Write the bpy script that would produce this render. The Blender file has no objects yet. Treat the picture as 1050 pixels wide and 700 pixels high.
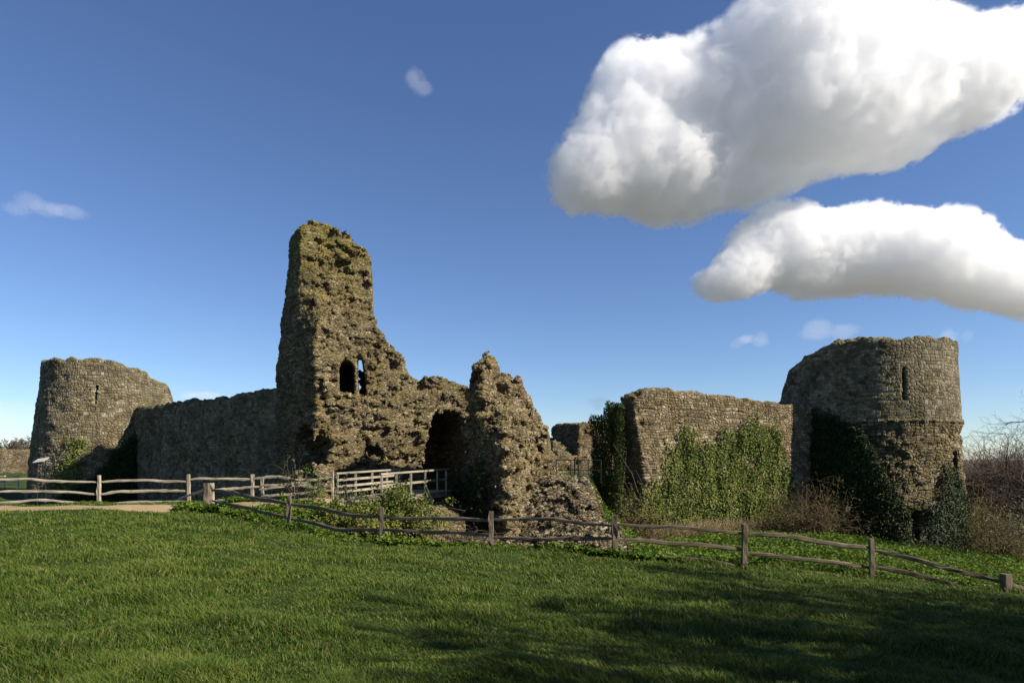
import bpy, math, random
import numpy as np
import openvdb
from mathutils import Vector

R = math.radians
SC = bpy.context.scene
COL = SC.collection
rng = np.random.default_rng(7)
random.seed(7)

# ------------------------------------------------------------------ camera, sky, sun, exposure
F, CX, HY, EYE = 700.0, 525.0, 470.0, 1.6           # focal length and horizon in photo pixels, eye height
cam = bpy.data.cameras.new('camera')
cam.sensor_width = 36.0
cam.lens = 24.0
cam.shift_y = 120.0 / 1050.0
cam.clip_start = 0.1
cam.clip_end = 20000.0
co = bpy.data.objects.new('camera', cam)
COL.objects.link(co)
co.location = (0, 0, EYE)
co.rotation_euler = (R(90), 0, 0)
SC.camera = co

SUN_EL, SUN_AZ = 35.0, 110.0                          # azimuth from +Y towards +X
sd = Vector((math.sin(R(SUN_AZ)) * math.cos(R(SUN_EL)), math.cos(R(SUN_AZ)) * math.cos(R(SUN_EL)), math.sin(R(SUN_EL))))
w = bpy.data.worlds.new('World')
SC.world = w
w.use_nodes = True
wn = w.node_tree
bg = wn.nodes['Background']
sky = wn.nodes.new('ShaderNodeTexSky')
sky.sky_type = 'NISHITA'
sky.sun_disc = False
sky.sun_elevation = R(SUN_EL)
sky.sun_rotation = R(SUN_AZ)
sky.altitude = 0
sky.air_density = 0.85
sky.dust_density = 0.1
sky.ozone_density = 5.0
hs = wn.nodes.new('ShaderNodeHueSaturation')
hs.inputs['Saturation'].default_value = 1.03
hs.inputs['Hue'].default_value = 0.506
wn.links.new(sky.outputs[0], hs.inputs['Color'])
wn.links.new(hs.outputs[0], bg.inputs[0])
bg.inputs[1].default_value = 0.074
sl = bpy.data.lights.new('sun', 'SUN')
sl.energy = 5.0
sl.angle = R(0.53)
sl.color = (1.0, 0.91, 0.78)
so = bpy.data.objects.new('sun', sl)
COL.objects.link(so)
so.rotation_euler = sd.to_track_quat('Z', 'Y').to_euler()
so.location = (40, 0, 40)

SC.view_settings.view_transform = 'Standard'
SC.view_settings.look = 'None'
SC.view_settings.exposure = 0.88
SC.view_settings.gamma = 1.0
SC.render.engine = 'CYCLES'
SC.cycles.use_denoising = True
SC.cycles.max_bounces = 40
SC.cycles.diffuse_bounces = 3
SC.cycles.volume_bounces = 36
SC.cycles.volume_step_rate = 0.35
SC.cycles.volume_max_steps = 256
SC.cycles.sample_clamp_indirect = 30.0


def PX(px, d):
    return (px - CX) / F * d


def PZ(py, d):
    return EYE + (HY - py) / F * d


# ------------------------------------------------------------------ object helpers
def tag(o, label=None, cat=None, group=None, kind=None):
    if label: o['label'] = label
    if cat: o['category'] = cat
    if group: o['group'] = group
    if kind: o['kind'] = kind
    return o


def empty(name, loc, label, cat, group=None):
    o = bpy.data.objects.new(name, None)
    o.empty_display_size = 0.3
    COL.objects.link(o)
    o.location = loc
    return tag(o, label, cat, group)


def link_mesh(name, verts, faces, mat, parent=None, origin=None, smooth=True, attrs=None):
    """verts (N,3) world; faces: (M,k) array or list of such arrays; parent: an Empty without rotation."""
    verts = np.asarray(verts, np.float32)
    if origin is None:
        origin = np.array(parent.location) if parent is not None else np.array([verts[:, 0].mean(), verts[:, 1].mean(), verts[:, 2].min()])
    origin = np.asarray(origin, np.float32)
    fl = faces if isinstance(faces, (list, tuple)) else [faces]
    fl = [np.asarray(f, np.int32) for f in fl if len(f)]
    me = bpy.data.meshes.new(name)
    me.vertices.add(len(verts))
    me.vertices.foreach_set('co', (verts - origin).ravel())
    loops = np.concatenate([f.ravel() for f in fl])
    totals = np.concatenate([np.full(len(f), f.shape[1], np.int32) for f in fl])
    starts = np.concatenate([[0], np.cumsum(totals)[:-1]]).astype(np.int32)
    me.loops.add(len(loops))
    me.loops.foreach_set('vertex_index', loops)
    me.polygons.add(len(totals))
    me.polygons.foreach_set('loop_start', starts)
    me.polygons.foreach_set('loop_total', totals)
    me.polygons.foreach_set('use_smooth', np.full(len(totals), smooth))
    if attrs:
        for k, v in attrs.items():
            v = np.asarray(v, np.float32)
            if v.ndim == 1:
                a = me.attributes.new(k, 'FLOAT', 'POINT')
                a.data.foreach_set('value', v)
            else:
                a = me.attributes.new(k, 'FLOAT_VECTOR', 'POINT')
                a.data.foreach_set('vector', v.ravel())
    me.update(calc_edges=True)
    me.materials.append(mat)
    o = bpy.data.objects.new(name, me)
    COL.objects.link(o)
    if parent is not None:
        o.parent = parent
        po = np.array(parent.location) if parent.type == 'EMPTY' else np.array(parent.location)
        o.location = origin - po
    else:
        o.location = origin
    return o


# ------------------------------------------------------------------ noise in numpy
LAT = rng.random((64, 64, 64)).astype(np.float32)


def vnoise(p):
    i = np.floor(p).astype(np.int64)
    f = (p - i).astype(np.float32)
    f = f * f * (3 - 2 * f)
    a = i & 63
    b = (i + 1) & 63
    x0, y0, z0 = a[:, 0], a[:, 1], a[:, 2]
    x1, y1, z1 = b[:, 0], b[:, 1], b[:, 2]
    fx, fy, fz = f[:, 0], f[:, 1], f[:, 2]
    c00 = LAT[x0, y0, z0] * (1 - fx) + LAT[x1, y0, z0] * fx
    c10 = LAT[x0, y1, z0] * (1 - fx) + LAT[x1, y1, z0] * fx
    c01 = LAT[x0, y0, z1] * (1 - fx) + LAT[x1, y0, z1] * fx
    c11 = LAT[x0, y1, z1] * (1 - fx) + LAT[x1, y1, z1] * fx
    return (c00 * (1 - fy) + c10 * fy) * (1 - fz) + (c01 * (1 - fy) + c11 * fy) * fz


def fbm(p, octv=4, gain=0.5):
    p = np.asarray(p, np.float32)
    s = np.zeros(len(p), np.float32)
    a, t = 1.0, 0.0
    for k in range(octv):
        s += a * (vnoise(p * (2.03 ** k) + 17.3 * k) - 0.5)
        t += a
        a *= gain
    return s / t * 2.0                                # about -1..1


def fbm2(x, y, sc, octv=4, off=0.0):
    x, y = np.broadcast_arrays(np.asarray(x, np.float32), np.asarray(y, np.float32))
    p = np.stack([x.ravel() * sc + off, y.ravel() * sc + off * 1.7, np.full(x.size, off)], 1)
    return fbm(p, octv).reshape(x.shape)


def worley(p):
    """distance to the nearest jittered cell point, and a random value per cell."""
    i = np.floor(p).astype(np.int64)
    best = np.full(len(p), 9.0, np.float32)
    idv = np.zeros(len(p), np.float32)
    for dx in (-1, 0, 1):
        for dy in (-1, 0, 1):
            for dz in (-1, 0, 1):
                c = i + np.array([dx, dy, dz])
                m = c & 63
                j0 = LAT[m[:, 0], m[:, 1], m[:, 2]]
                j1 = LAT[m[:, 1], m[:, 2], m[:, 0]]
                j2 = LAT[m[:, 2], m[:, 0], (m[:, 1] + 31) & 63]
                q = c + np.stack([j0, j1, j2], 1)
                d = ((q - p) ** 2).sum(1)
                k = d < best
                best[k] = d[k]
                idv[k] = (j0 * 7.31 + j1 * 3.77)[k] % 1.0
    return np.sqrt(best), idv


def interp(x, pts):
    a = np.asarray(pts, np.float32)
    return np.interp(x, a[:, 0], a[:, 1])


# ------------------------------------------------------------------ the ground's height
def tps_fit(P, z, lam=0.02):
    d = np.sqrt(((P[:, None] - P[None]) ** 2).sum(2))
    K = np.where(d > 0, d * d * np.log(d + 1e-9), 0)
    n = len(P)
    A = np.zeros((n + 3, n + 3))
    A[:n, :n] = K + lam * np.eye(n) * d.mean() ** 2 * 0.01
    A[:n, n] = 1; A[:n, n + 1:] = P
    A[n, :n] = 1; A[n + 1:, :n] = P.T
    return np.linalg.solve(A, np.concatenate([z, [0, 0, 0]]))


FENCE = [(213, 523, 27.0), (296, 544, 23.6), (391, 561, 21.6), (503, 564, 20.4), (630, 573, 19.4), (763.5, 581, 19.3),
         (893.5, 592, 19.2), (1031, 609, 18.4)]
CP = [(0, 0, 0), (-12, -6, 0.15), (12, -6, -0.7), (0, -12, 0.1), (-9, 8, -0.1), (0, 8, -0.42), (7, 8, -0.85), (13, 9, -1.4),
      (-20, 12, 0.05), (-10, 16, -0.35), (0, 14, -0.8), (7, 14, -1.2), (12, 14, -1.6), (22, 12, -2.4), (-30, 20, -0.1), (-20, 20, -0.3),
      (-24, 27, -0.5), (-18.2, 30, -0.45), (-12.5, 30.5, -0.3), (-10.5, 29.2, -0.35), (-8, 30.2, -0.3), (-30, 30, -0.5), (-45, 30, -0.5), (-40, 45, -0.7),
      (-36, 42, -1.6), (-24, 40, -2.6), (-17, 36, -2.8), (-10, 34.5, -2.8), (-4.5, 33, -3.0), (-1.2, 29, -2.7), (-5, 25, -1.7), (3, 27, -2.6),
      (6, 30, -2.7), (8, 24, -2.0), (11, 32, -2.55), (12.5, 36, -2.5), (17, 39, -2.9), (15, 27, -2.3), (21, 41, -3.4), (25, 41, -3.9), (20, 28, -3.0), (30, 42, -5.0),
      (24, 24, -3.3), (34, 50, -5.2), (40, 30, -5.0), (45, 60, -5.5), (-60, 60, -0.7), (-55, 90, -0.8), (-90, 110, -0.6), (30, 0, -2.5)]
for px, py, d in FENCE:
    CP.append((PX(px, d), d, PZ(py, d)))
CP = np.array(CP, float)
TW = tps_fit(CP[:, :2] / 10.0, CP[:, 2])
BAILEY = np.array([(-32, 56), (-14, 43.5), (-11.5, 43.5), (-5, 45.5), (-0.8, 40.5), (1.5, 38.2), (4.4, 38.4), (5.4, 41.0), (8, 41.6), (18, 46.4), (25, 52), (30, 70), (20, 95), (-20, 95), (-36, 75)], float)


def sd_poly(x, y, V):
    d = np.full(np.broadcast(x, y).shape, 1e9, np.float32)
    s = np.ones_like(d)
    n = len(V)
    for i in range(n):
        a, b = V[i], V[i - 1]
        ex, ey = b - a
        wx, wy = x - a[0], y - a[1]
        t = np.clip((wx * ex + wy * ey) / (ex * ex + ey * ey), 0, 1)
        d = np.minimum(d, (wx - ex * t) ** 2 + (wy - ey * t) ** 2)
        c1, c2, c3 = y >= a[1], y < b[1], ex * wy > ey * wx
        fl = (c1 & c2 & c3) | (~c1 & ~c2 & ~c3)
        s = np.where(fl, -s, s)
    return s * np.sqrt(d)


def H(x, y):
    x = np.asarray(x, float); y = np.asarray(y, float)
    sh = np.broadcast(x, y).shape
    xf = np.broadcast_to(x, sh).ravel(); yf = np.broadcast_to(y, sh).ravel()
    out = np.empty(len(xf))
    for s in range(0, len(xf), 60000):
        q = np.stack([np.clip(xf[s:s + 60000], -90, 60), np.clip(yf[s:s + 60000], -14, 110)], 1) / 10.0
        d = np.sqrt(((q[:, None] - CP[None, :, :2] / 10.0) ** 2).sum(2))
        K = d * d * np.log(d + 1e-9)
        out[s:s + 60000] = K @ TW[:-3] + TW[-3] + q @ TW[-2:]
    out = np.clip(out, -5.6, 0.3)
    r = np.hypot(xf + 5, yf - 30)
    t = np.clip((r - 70) / 80, 0, 1)
    far = np.clip(-0.7 - 3.0 * np.clip(xf / 60, 0, 1), -5, 0)
    out = out * (1 - t) + far * t
    b = sd_poly(xf, yf, BAILEY)
    t = np.clip(0.5 - b / 1.4, 0, 1)
    t = t * t * (3 - 2 * t)
    out = out * (1 - t) + 0.45 * t
    return out.reshape(sh)


def Hn(x, y):
    return H(x, y) + 0.11 * fbm2(x, y, 0.8, 3) + 0.10 * fbm2(x, y, 0.22, 2, 5.0)


# ------------------------------------------------------------------ materials
class NT:
    def __init__(self, name):
        self.m = bpy.data.materials.new(name)
        self.m.use_nodes = True
        self.t = self.m.node_tree
        self.t.nodes.clear()
        self.out = self.t.nodes.new('ShaderNodeOutputMaterial')

    def n(self, typ, ins=None, **props):
        nd = self.t.nodes.new('ShaderNode' + typ)
        for k, v in props.items():
            setattr(nd, k, v)
        if ins:
            for k, v in ins.items():
                s = nd.inputs[k]
                if isinstance(v, bpy.types.NodeSocket):
                    self.t.links.new(v, s)
                else:
                    s.default_value = v
        return nd

    def math(self, op, a, b=0.0, c=None, clamp=False):
        ins = {0: a, 1: b}
        if c is not None: ins[2] = c
        return self.n('Math', ins, operation=op, use_clamp=clamp).outputs[0]

    def vmath(self, op, a, b=(0, 0, 0)):
        nd = self.n('VectorMath', {0: a, 1: b}, operation=op)
        return nd.outputs['Value'] if op in ('DOT_PRODUCT', 'LENGTH', 'DISTANCE') else nd.outputs[0]

    def mix(self, f, a, b, blend='MIX'):
        nd = self.t.nodes.new('ShaderNodeMix')
        nd.data_type = 'RGBA'
        nd.blend_type = blend
        for i, v in ((0, f), (6, a), (7, b)):
            if isinstance(v, bpy.types.NodeSocket): self.t.links.new(v, nd.inputs[i])
            elif i == 0: nd.inputs[0].default_value = v
            else: nd.inputs[i].default_value = (*v[:3], 1)
        return nd.outputs[2]

    def ramp(self, f, stops):
        nd = self.n('ValToRGB', {0: f})
        cr = nd.color_ramp
        while len(cr.elements) < len(stops): cr.elements.new(0.5)
        for e, (p, c) in zip(cr.elements, stops):
            e.position = p
            e.color = (*c, 1) if len(c) == 3 else c
        return nd.outputs[0]

    def rng(self, v, a, b, c=0.0, d=1.0, smooth=True):
        return self.n('MapRange', {0: v, 1: a, 2: b, 3: c, 4: d}, interpolation_type='SMOOTHSTEP' if smooth else 'LINEAR').outputs[0]

    def noise(self, vec, scale, detail=4.0, rough=0.55):
        return self.n('TexNoise', {'Vector': vec, 'Scale': scale, 'Detail': detail, 'Roughness': rough}).outputs

    def obj(self):
        return self.n('TexCoord').outputs['Object']

    def attr(self, name):
        return self.n('Attribute', attribute_name=name).outputs

    def principled(self, col, rough=0.9, spec=0.2, normal=None, **kw):
        ins = {'Base Color': col, 'Roughness': rough, 'Specular IOR Level': spec}
        if normal is not None: ins['Normal'] = normal
        ins.update(kw)
        return self.n('BsdfPrincipled', ins)

    def surface(self, sh):
        self.t.links.new(sh.outputs[0], self.out.inputs[0])
        return self.m


def c3(*a):
    return tuple(a)


def stone_mat(name, cols, mode='rubble', size=0.3, disp=0.06, mortar=(0.16, 0.13, 0.095), mortar_amt=0.55, moss=0.5, lichen=0.5,
              red_below=None, course=0.3, bw=0.5, stain=0.5, tint=(1.15, 1.11, 1.06), lich_z=None):
    """rough masonry: stones with their own tone and relief, mortar, stains, lichen and moss."""
    t = NT(name)
    ob = t.obj()
    wob = t.noise(ob, 1.3, 2.0)
    dv = t.vmath('MULTIPLY', t.vmath('SUBTRACT', wob['Color'], (0.5, 0.5, 0.5)), (0.35, 0.35, 0.22))
    if mode == 'rubble':
        v = t.vmath('MULTIPLY', t.vmath('ADD', ob, dv), (1 / size, 1 / size, 2.5 / size))
        vo = t.n('TexVoronoi', {'Vector': v, 'Scale': 1.0, 'Randomness': 1.0}, feature='F1')
        ve = t.n('TexVoronoi', {'Vector': v, 'Scale': 1.0, 'Randomness': 0.95}, feature='DISTANCE_TO_EDGE')
        sep = t.n('SeparateColor', {0: vo.outputs['Color']})
        rnd, rnd2 = sep.outputs[0], sep.outputs[1]
        edge = t.rng(ve.outputs['Distance'], 0.02, 0.17)
        edge_c = t.rng(ve.outputs['Distance'], 0.01, 0.10)
    else:
        suv = t.attr('suv')['Vector']
        dn = t.noise(suv, 0.9, 3.0)
        d2 = t.vmath('MULTIPLY', t.vmath('SUBTRACT', dn['Color'], (0.5, 0.5, 0.5)), (0.25, 0.34, 0.0))
        fn = t.noise(suv, 7.0, 2.0)
        d2 = t.vmath('ADD', d2, t.vmath('MULTIPLY', t.vmath('SUBTRACT', fn['Color'], (0.5, 0.5, 0.5)), (0.07, 0.07, 0.0)))
        sx = t.n('SeparateXYZ', {0: t.vmath('ADD', suv, d2)}).outputs
        vr = t.math('DIVIDE', sx[1], course)
        hv = t.n('TexNoise', {'W': t.math('MULTIPLY', vr, 0.6), 'Scale': 1.0, 'Detail': 0.0}, noise_dimensions='1D').outputs[0]
        vr = t.math('MULTIPLY_ADD', hv, 1.1, vr)
        row = t.math('FLOOR', vr)
        fr = t.math('SUBTRACT', vr, row)
        hj = t.math('MULTIPLY', t.math('MINIMUM', fr, t.math('SUBTRACT', 1.0, fr)), course)
        W_ = t.math('MULTIPLY_ADD', row, 37.17, t.math('DIVIDE', sx[0], bw))
        v1 = t.n('TexVoronoi', {'W': W_, 'Scale': 1.0, 'Randomness': 0.75}, feature='F1', voronoi_dimensions='1D')
        v2 = t.n('TexVoronoi', {'W': W_, 'Scale': 1.0, 'Randomness': 0.75}, feature='DISTANCE_TO_EDGE', voronoi_dimensions='1D')
        rnd = t.n('SeparateColor', {0: v1.outputs['Color']}).outputs[0]
        jd = t.math('MINIMUM', hj, t.math('MULTIPLY', v2.outputs['Distance'], bw))
        # patches where the courses give way to random rubble
        vp = t.vmath('MULTIPLY', t.vmath('ADD', suv, d2), (1 / (bw * 0.8), 1 / (course * 0.95), 0.0))
        q1 = t.n('TexVoronoi', {'Vector': vp, 'Scale': 1.0, 'Randomness': 0.9}, feature='F1', voronoi_dimensions='2D')
        q2 = t.n('TexVoronoi', {'Vector': vp, 'Scale': 1.0, 'Randomness': 0.9}, feature='DISTANCE_TO_EDGE', voronoi_dimensions='2D')
        pm = t.rng(t.noise(suv, 0.55, 4.0, 0.6)['Fac'], 0.47, 0.50)
        rnd = t.math('ADD', t.math('MULTIPLY', rnd, t.math('SUBTRACT', 1.0, pm)), t.math('MULTIPLY', t.n('SeparateColor', {0: q1.outputs['Color']}).outputs[0], pm))
        jd = t.math('ADD', t.math('MULTIPLY', jd, t.math('SUBTRACT', 1.0, pm)), t.math('MULTIPLY', t.math('MULTIPLY', q2.outputs['Distance'], course * 0.8), pm))
        # a second, rougher break up of the courses so that not all blocks are whole
        v3 = t.vmath('MULTIPLY', ob, (2.6, 2.6, 4.0))
        vo = t.n('TexVoronoi', {'Vector': v3, 'Scale': 1.0}, feature='F1')
        rnd2 = t.n('SeparateColor', {0: vo.outputs['Color']}).outputs[1]
        edge = t.rng(jd, 0.0, 0.045)
        edge_c = t.rng(jd, 0.002, 0.03)
        rnd = t.math('MULTIPLY_ADD', rnd2, 0.3, t.math('MULTIPLY', rnd, 0.7))
    fine = t.noise(ob, 9.0, 5.0, 0.65)['Fac']
    mid = t.noise(ob, 2.2, 4.0, 0.6)['Fac']
    big = t.noise(ob, 0.45, 4.0, 0.6)['Fac']
    n = len(cols)
    col = t.ramp(rnd, [(0.12 + 0.76 * i / (n - 1), c) for i, c in enumerate(cols)])
    col = t.mix(t.math('MULTIPLY', t.rng(fine, 0.35, 0.7), 0.45), col, (0.05, 0.045, 0.035))
    if red_below is not None:
        sp = t.n('SeparateXYZ', {0: ob}).outputs[2]
        lowf = t.rng(t.math('ADD', sp, t.math('MULTIPLY', t.math('SUBTRACT', mid, 0.5), 1.6)), red_below - 0.15, red_below + 0.15, 1.0, 0.0)
        redc = t.ramp(rnd2, [(0.1, (0.055, 0.04, 0.03)), (0.45, (0.12, 0.088, 0.062)), (0.7, (0.17, 0.145, 0.11)), (0.95, (0.27, 0.24, 0.185))])
        col = t.mix(t.math('MULTIPLY', lowf, 0.85), col, redc)
    col = t.mix(t.math('MULTIPLY', t.math('SUBTRACT', 1.0, edge_c), mortar_amt), col, mortar)
    tone = t.rng(t.noise(ob, 0.8, 5.0, 0.65)['Fac'], 0.3, 0.7)
    streak = t.rng(t.noise(t.vmath('MULTIPLY', ob, (1.5, 1.5, 0.16)), 1.0, 4.0, 0.6)['Fac'], 0.5, 0.68)
    col = t.mix(t.math('MULTIPLY', streak, 0.4), col, (0.07, 0.062, 0.048))
    col = t.mix(0.7, col, t.mix(tone, (0.42, 0.34, 0.24), (1.0, 0.98, 0.92)), 'MULTIPLY')
    col = t.mix(1.0, col, tint, 'MULTIPLY')
    # weather stains (dark grey growth with its own outline)
    st = t.rng(t.math('ADD', big, t.math('MULTIPLY', t.math('SUBTRACT', mid, 0.5), 0.5)), 0.5, 0.68)
    col = t.mix(t.math('MULTIPLY', st, stain), col, (0.055, 0.05, 0.04))
    # ochre lichen and moss, more on ledges and tops
    nz = t.n('SeparateXYZ', {0: t.n('NewGeometry').outputs['Normal']}).outputs[2]
    up = t.rng(nz, 0.05, 0.75)
    if lich_z is not None:
        zz = t.rng(t.n('SeparateXYZ', {0: ob}).outputs[2], lich_z[0], lich_z[1])
        up = t.math('MULTIPLY_ADD', zz, 0.8, up)
    li = t.rng(t.math('ADD', t.math('MULTIPLY', up, 0.25), t.noise(ob, 1.1, 5.0, 0.7)['Fac']), 0.67, 0.84)
    col = t.mix(t.math('MULTIPLY', li, lichen), col, (0.25, 0.18, 0.045))
    mo = t.rng(t.math('ADD', t.math('MULTIPLY', up, 0.42), t.noise(ob, 2.6, 4.0, 0.65)['Fac']), 0.66, 0.82)
    col = t.mix(t.math('MULTIPLY', mo, moss), col, (0.075, 0.085, 0.018))
    # relief
    h = t.math('MULTIPLY_ADD', rnd2, 0.55, t.math('MULTIPLY', edge, 0.8))
    h = t.math('MULTIPLY_ADD', fine, 0.35, h)
    h = t.math('MULTIPLY_ADD', mid, 0.5, h)
    if red_below is not None:
        h = t.math('MULTIPLY', h, t.math('MULTIPLY_ADD', lowf, 1.6, 1.0))
        h = t.math('SUBTRACT', h, t.math('MULTIPLY', lowf, 2.2))
    dsp = t.n('Displacement', {'Height': h, 'Midlevel': 0.9, 'Scale': disp})
    t.t.links.new(dsp.outputs[0], t.out.inputs[2])
    t.m.displacement_method = 'BOTH'
    return t.surface(t.principled(col, 0.95, 0.12))


def leaf_mat(name, stops, rough=0.65, spec=0.15, trans=0.25, patch=None):
    t = NT(name)
    rnd = t.attr('rnd')['Fac']
    big = t.noise(t.obj(), 0.9, 3.0)['Fac']
    f = t.math('ADD', t.math('MULTIPLY', rnd, 0.6), t.math('MULTIPLY', t.rng(big, 0.3, 0.7), 0.4))
    col = t.ramp(f, stops)
    p = t.principled(col, rough, spec)
    tr = t.n('BsdfTranslucent', {'Color': col})
    mx = t.n('MixShader', {0: trans, 1: p.outputs[0], 2: tr.outputs[0]})
    return t.surface(mx)


def wood_mat(name, a, b, dark):
    t = NT(name)
    ob = t.obj()
    g = t.attr('grain')['Vector']
    s1 = t.noise(t.vmath('MULTIPLY', g, (1.5, 30, 30)), 1.0, 5.0, 0.65)['Fac']
    s2 = t.noise(ob, 2.0, 3.0)['Fac']
    s3 = t.noise(ob, 0.5, 2.0)['Fac']
    col = t.mix(t.rng(s2, 0.3, 0.7), a, b)
    col = t.mix(t.math('MULTIPLY', t.rng(s3, 0.35, 0.7), 0.6), col, tuple(x * 0.6 for x in a))
    col = t.mix(t.rng(s1, 0.5, 0.72), col, dark)
    col = t.mix(t.math('MULTIPLY', t.rng(t.noise(ob, 3.5, 4.0)['Fac'], 0.58, 0.7), 0.5), col, (0.14, 0.16, 0.07))
    bp = t.n('Bump', {'Strength': 0.6, 'Distance': 0.012, 'Height': s1})
    return t.surface(t.principled(col, 0.85, 0.2, bp.outputs[0]))


def plain_mat(name, col, rough=0.6, metal=0.0, var=0.3, sc=6.0):
    t = NT(name)
    nz = t.noise(t.obj(), sc, 4.0)['Fac']
    c = t.mix(t.math('MULTIPLY', t.rng(nz, 0.35, 0.7), var), col, tuple(x * 0.45 for x in col))
    return t.surface(t.principled(c, rough, 0.3, Metallic=metal))


def bark_mat(name, a, b):
    t = NT(name)
    rnd = t.attr('rnd')['Fac']
    return t.surface(t.principled(t.mix(rnd, a, b), 0.85, 0.15))


M = {}
TAN = [(0.07, 0.056, 0.038), (0.17, 0.135, 0.088), (0.25, 0.205, 0.14), (0.205, 0.175, 0.135), (0.33, 0.275, 0.195), (0.44, 0.39, 0.31)]
GREY = [(0.075, 0.066, 0.05), (0.155, 0.138, 0.108), (0.215, 0.192, 0.15), (0.255, 0.232, 0.188), (0.34, 0.31, 0.25)]
DK = (0.085, 0.068, 0.048)
CORE = [(0.085, 0.068, 0.046), (0.165, 0.133, 0.088), (0.225, 0.185, 0.126), (0.195, 0.166, 0.125), (0.275, 0.23, 0.162), (0.34, 0.295, 0.225)]
M['core'] = stone_mat('rubble_core', CORE, 'rubble', 0.25, 0.085, mortar=DK, moss=0.42, lichen=0.68, stain=0.45, mortar_amt=0.75, lich_z=(11.5, 19.0))
M['stump'] = stone_mat('rubble_core_pale', [tuple(v * 1.12 for v in c) for c in CORE], 'rubble', 0.25, 0.085, mortar=DK, moss=0.3, lichen=0.6, stain=0.35, mortar_amt=0.75, lich_z=(10.0, 11.3))
M['wall'] = stone_mat('coursed_rubble', TAN, 'coursed', 0.3, 0.07, mortar=DK, moss=0.3, lichen=0.3, course=0.17, bw=0.30, stain=0.4, mortar_amt=0.65)
M['dwall'] = stone_mat('grey_coursed_rubble', GREY, 'coursed', 0.3, 0.06, mortar=DK, moss=0.5, lichen=0.3, course=0.18, bw=0.3, stain=0.5)
M['tower'] = stone_mat('weathered_ashlar', GREY, 'coursed', 0.3, 0.065, mortar=DK, moss=0.5, lichen=0.5, course=0.21, bw=0.30, stain=0.5, mortar_amt=0.65)
M['rtower'] = stone_mat('ashlar_over_broken_brick', GREY, 'coursed', 0.3, 0.05, mortar=DK, moss=0.55, lichen=0.55, course=0.22, bw=0.34, stain=0.5, red_below=8.95)
M['flint'] = stone_mat('fallen_flint_rubble', [(0.06, 0.052, 0.042), (0.15, 0.125, 0.095), (0.22, 0.18, 0.135), (0.30, 0.26, 0.205), (0.44, 0.40, 0.33)], 'rubble', 0.24, 0.13,
                       mortar=(0.06, 0.05, 0.038), mortar_amt=0.85, moss=0.25, lichen=0.15, stain=0.25)


# ------------------------------------------------------------------ masonry solids: a distance field meshed by openvdb
def build_solid(name, lo, hi, vox, base_fn, detail_fn, mat, parent=None, origin=None, suv=None, band=1.3, cut=None):
    lo = np.array(lo, float); hi = np.array(hi, float)
    n = np.ceil((hi - lo) / vox).astype(int) + 1
    X = (lo[0] + vox * np.arange(n[0]))[:, None, None].astype(np.float32)
    Y = (lo[1] + vox * np.arange(n[1]))[None, :, None].astype(np.float32)
    Z = (lo[2] + vox * np.arange(n[2]))[None, None, :].astype(np.float32)
    d = np.ascontiguousarray(np.broadcast_to(base_fn(X, Y, Z), tuple(n)).astype(np.float32))
    m = np.abs(d) < band
    idx = np.argwhere(m)
    p = (lo + idx * vox).astype(np.float32)
    dm = detail_fn(p, d[m])
    d[m] = dm
    if cut is not None:
        d = np.maximum(d, -cut(X, Y, Z).astype(np.float32))
    d = np.clip(d, -3 * vox, 3 * vox)
    g = openvdb.FloatGrid(3 * vox)
    g.copyFromArray(d)
    pts, quads = g.convertToQuads(0.0)
    pts = pts.astype(np.float64) * vox + lo
    quads = quads[:, ::-1]
    a = None
    if suv is not None:
        a = {'suv': suv(pts)}
    o = link_mesh(name, pts, quads, mat, parent, origin, True, a)
    # outward orientation: compare with the field's sign using one big polygon vote
    nr = np.empty(len(quads) * 3, np.float32)
    o.data.polygons.foreach_get('normal', nr)
    nr = nr.reshape(-1, 3)
    sub = rng.integers(0, len(quads), 400)
    c = pts[quads[sub]].mean(1)
    def samp(q):
        k = np.clip(np.round((q - lo) / vox).astype(int), 0, n - 1)
        return d[k[:, 0], k[:, 1], k[:, 2]]
    if (samp(c + nr[sub] * vox * 1.6) - samp(c - nr[sub] * vox * 1.6)).mean() < 0:
        o.data.flip_normals()
    return o


def smax(a, b, k=0.15):
    h = np.clip(0.5 + 0.5 * (a - b) / k, 0, 1)
    return b * (1 - h) + a * h + k * h * (1 - h)


def smin(a, b, k=0.3):
    return -smax(-a, -b, k)


def prof(pts, dref, xc, X, Y):
    """height of a broken top from the silhouette pixels, extruded along the depth direction through xc."""
    a = np.array(pts, float)
    xs = (a[:, 0] - CX) / F * dref
    zs = EYE + (HY - a[:, 1]) / F * dref
    xx = X * (dref / np.maximum(Y, 5.0))
    return np.interp(xx, xs, zs)


def ell(X, Y, Z, c, r):
    q = np.sqrt(((X - c[0]) / r[0]) ** 2 + ((Y - c[1]) / r[1]) ** 2 + ((Z - c[2]) / r[2]) ** 2)
    return (q - 1) * min(r)


def obox(X, Y, Z, c, ax, half):
    """box with its long axis along plan direction ax; half = (along, across, up)."""
    ax = np.array(ax, float) / np.hypot(*ax)
    u = (X - c[0]) * ax[0] + (Y - c[1]) * ax[1]
    v = -(X - c[0]) * ax[1] + (Y - c[1]) * ax[0]
    return np.maximum(np.maximum(np.abs(u) - half[0], np.abs(v) - half[1]), np.abs(Z - c[2]) - half[2])


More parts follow.
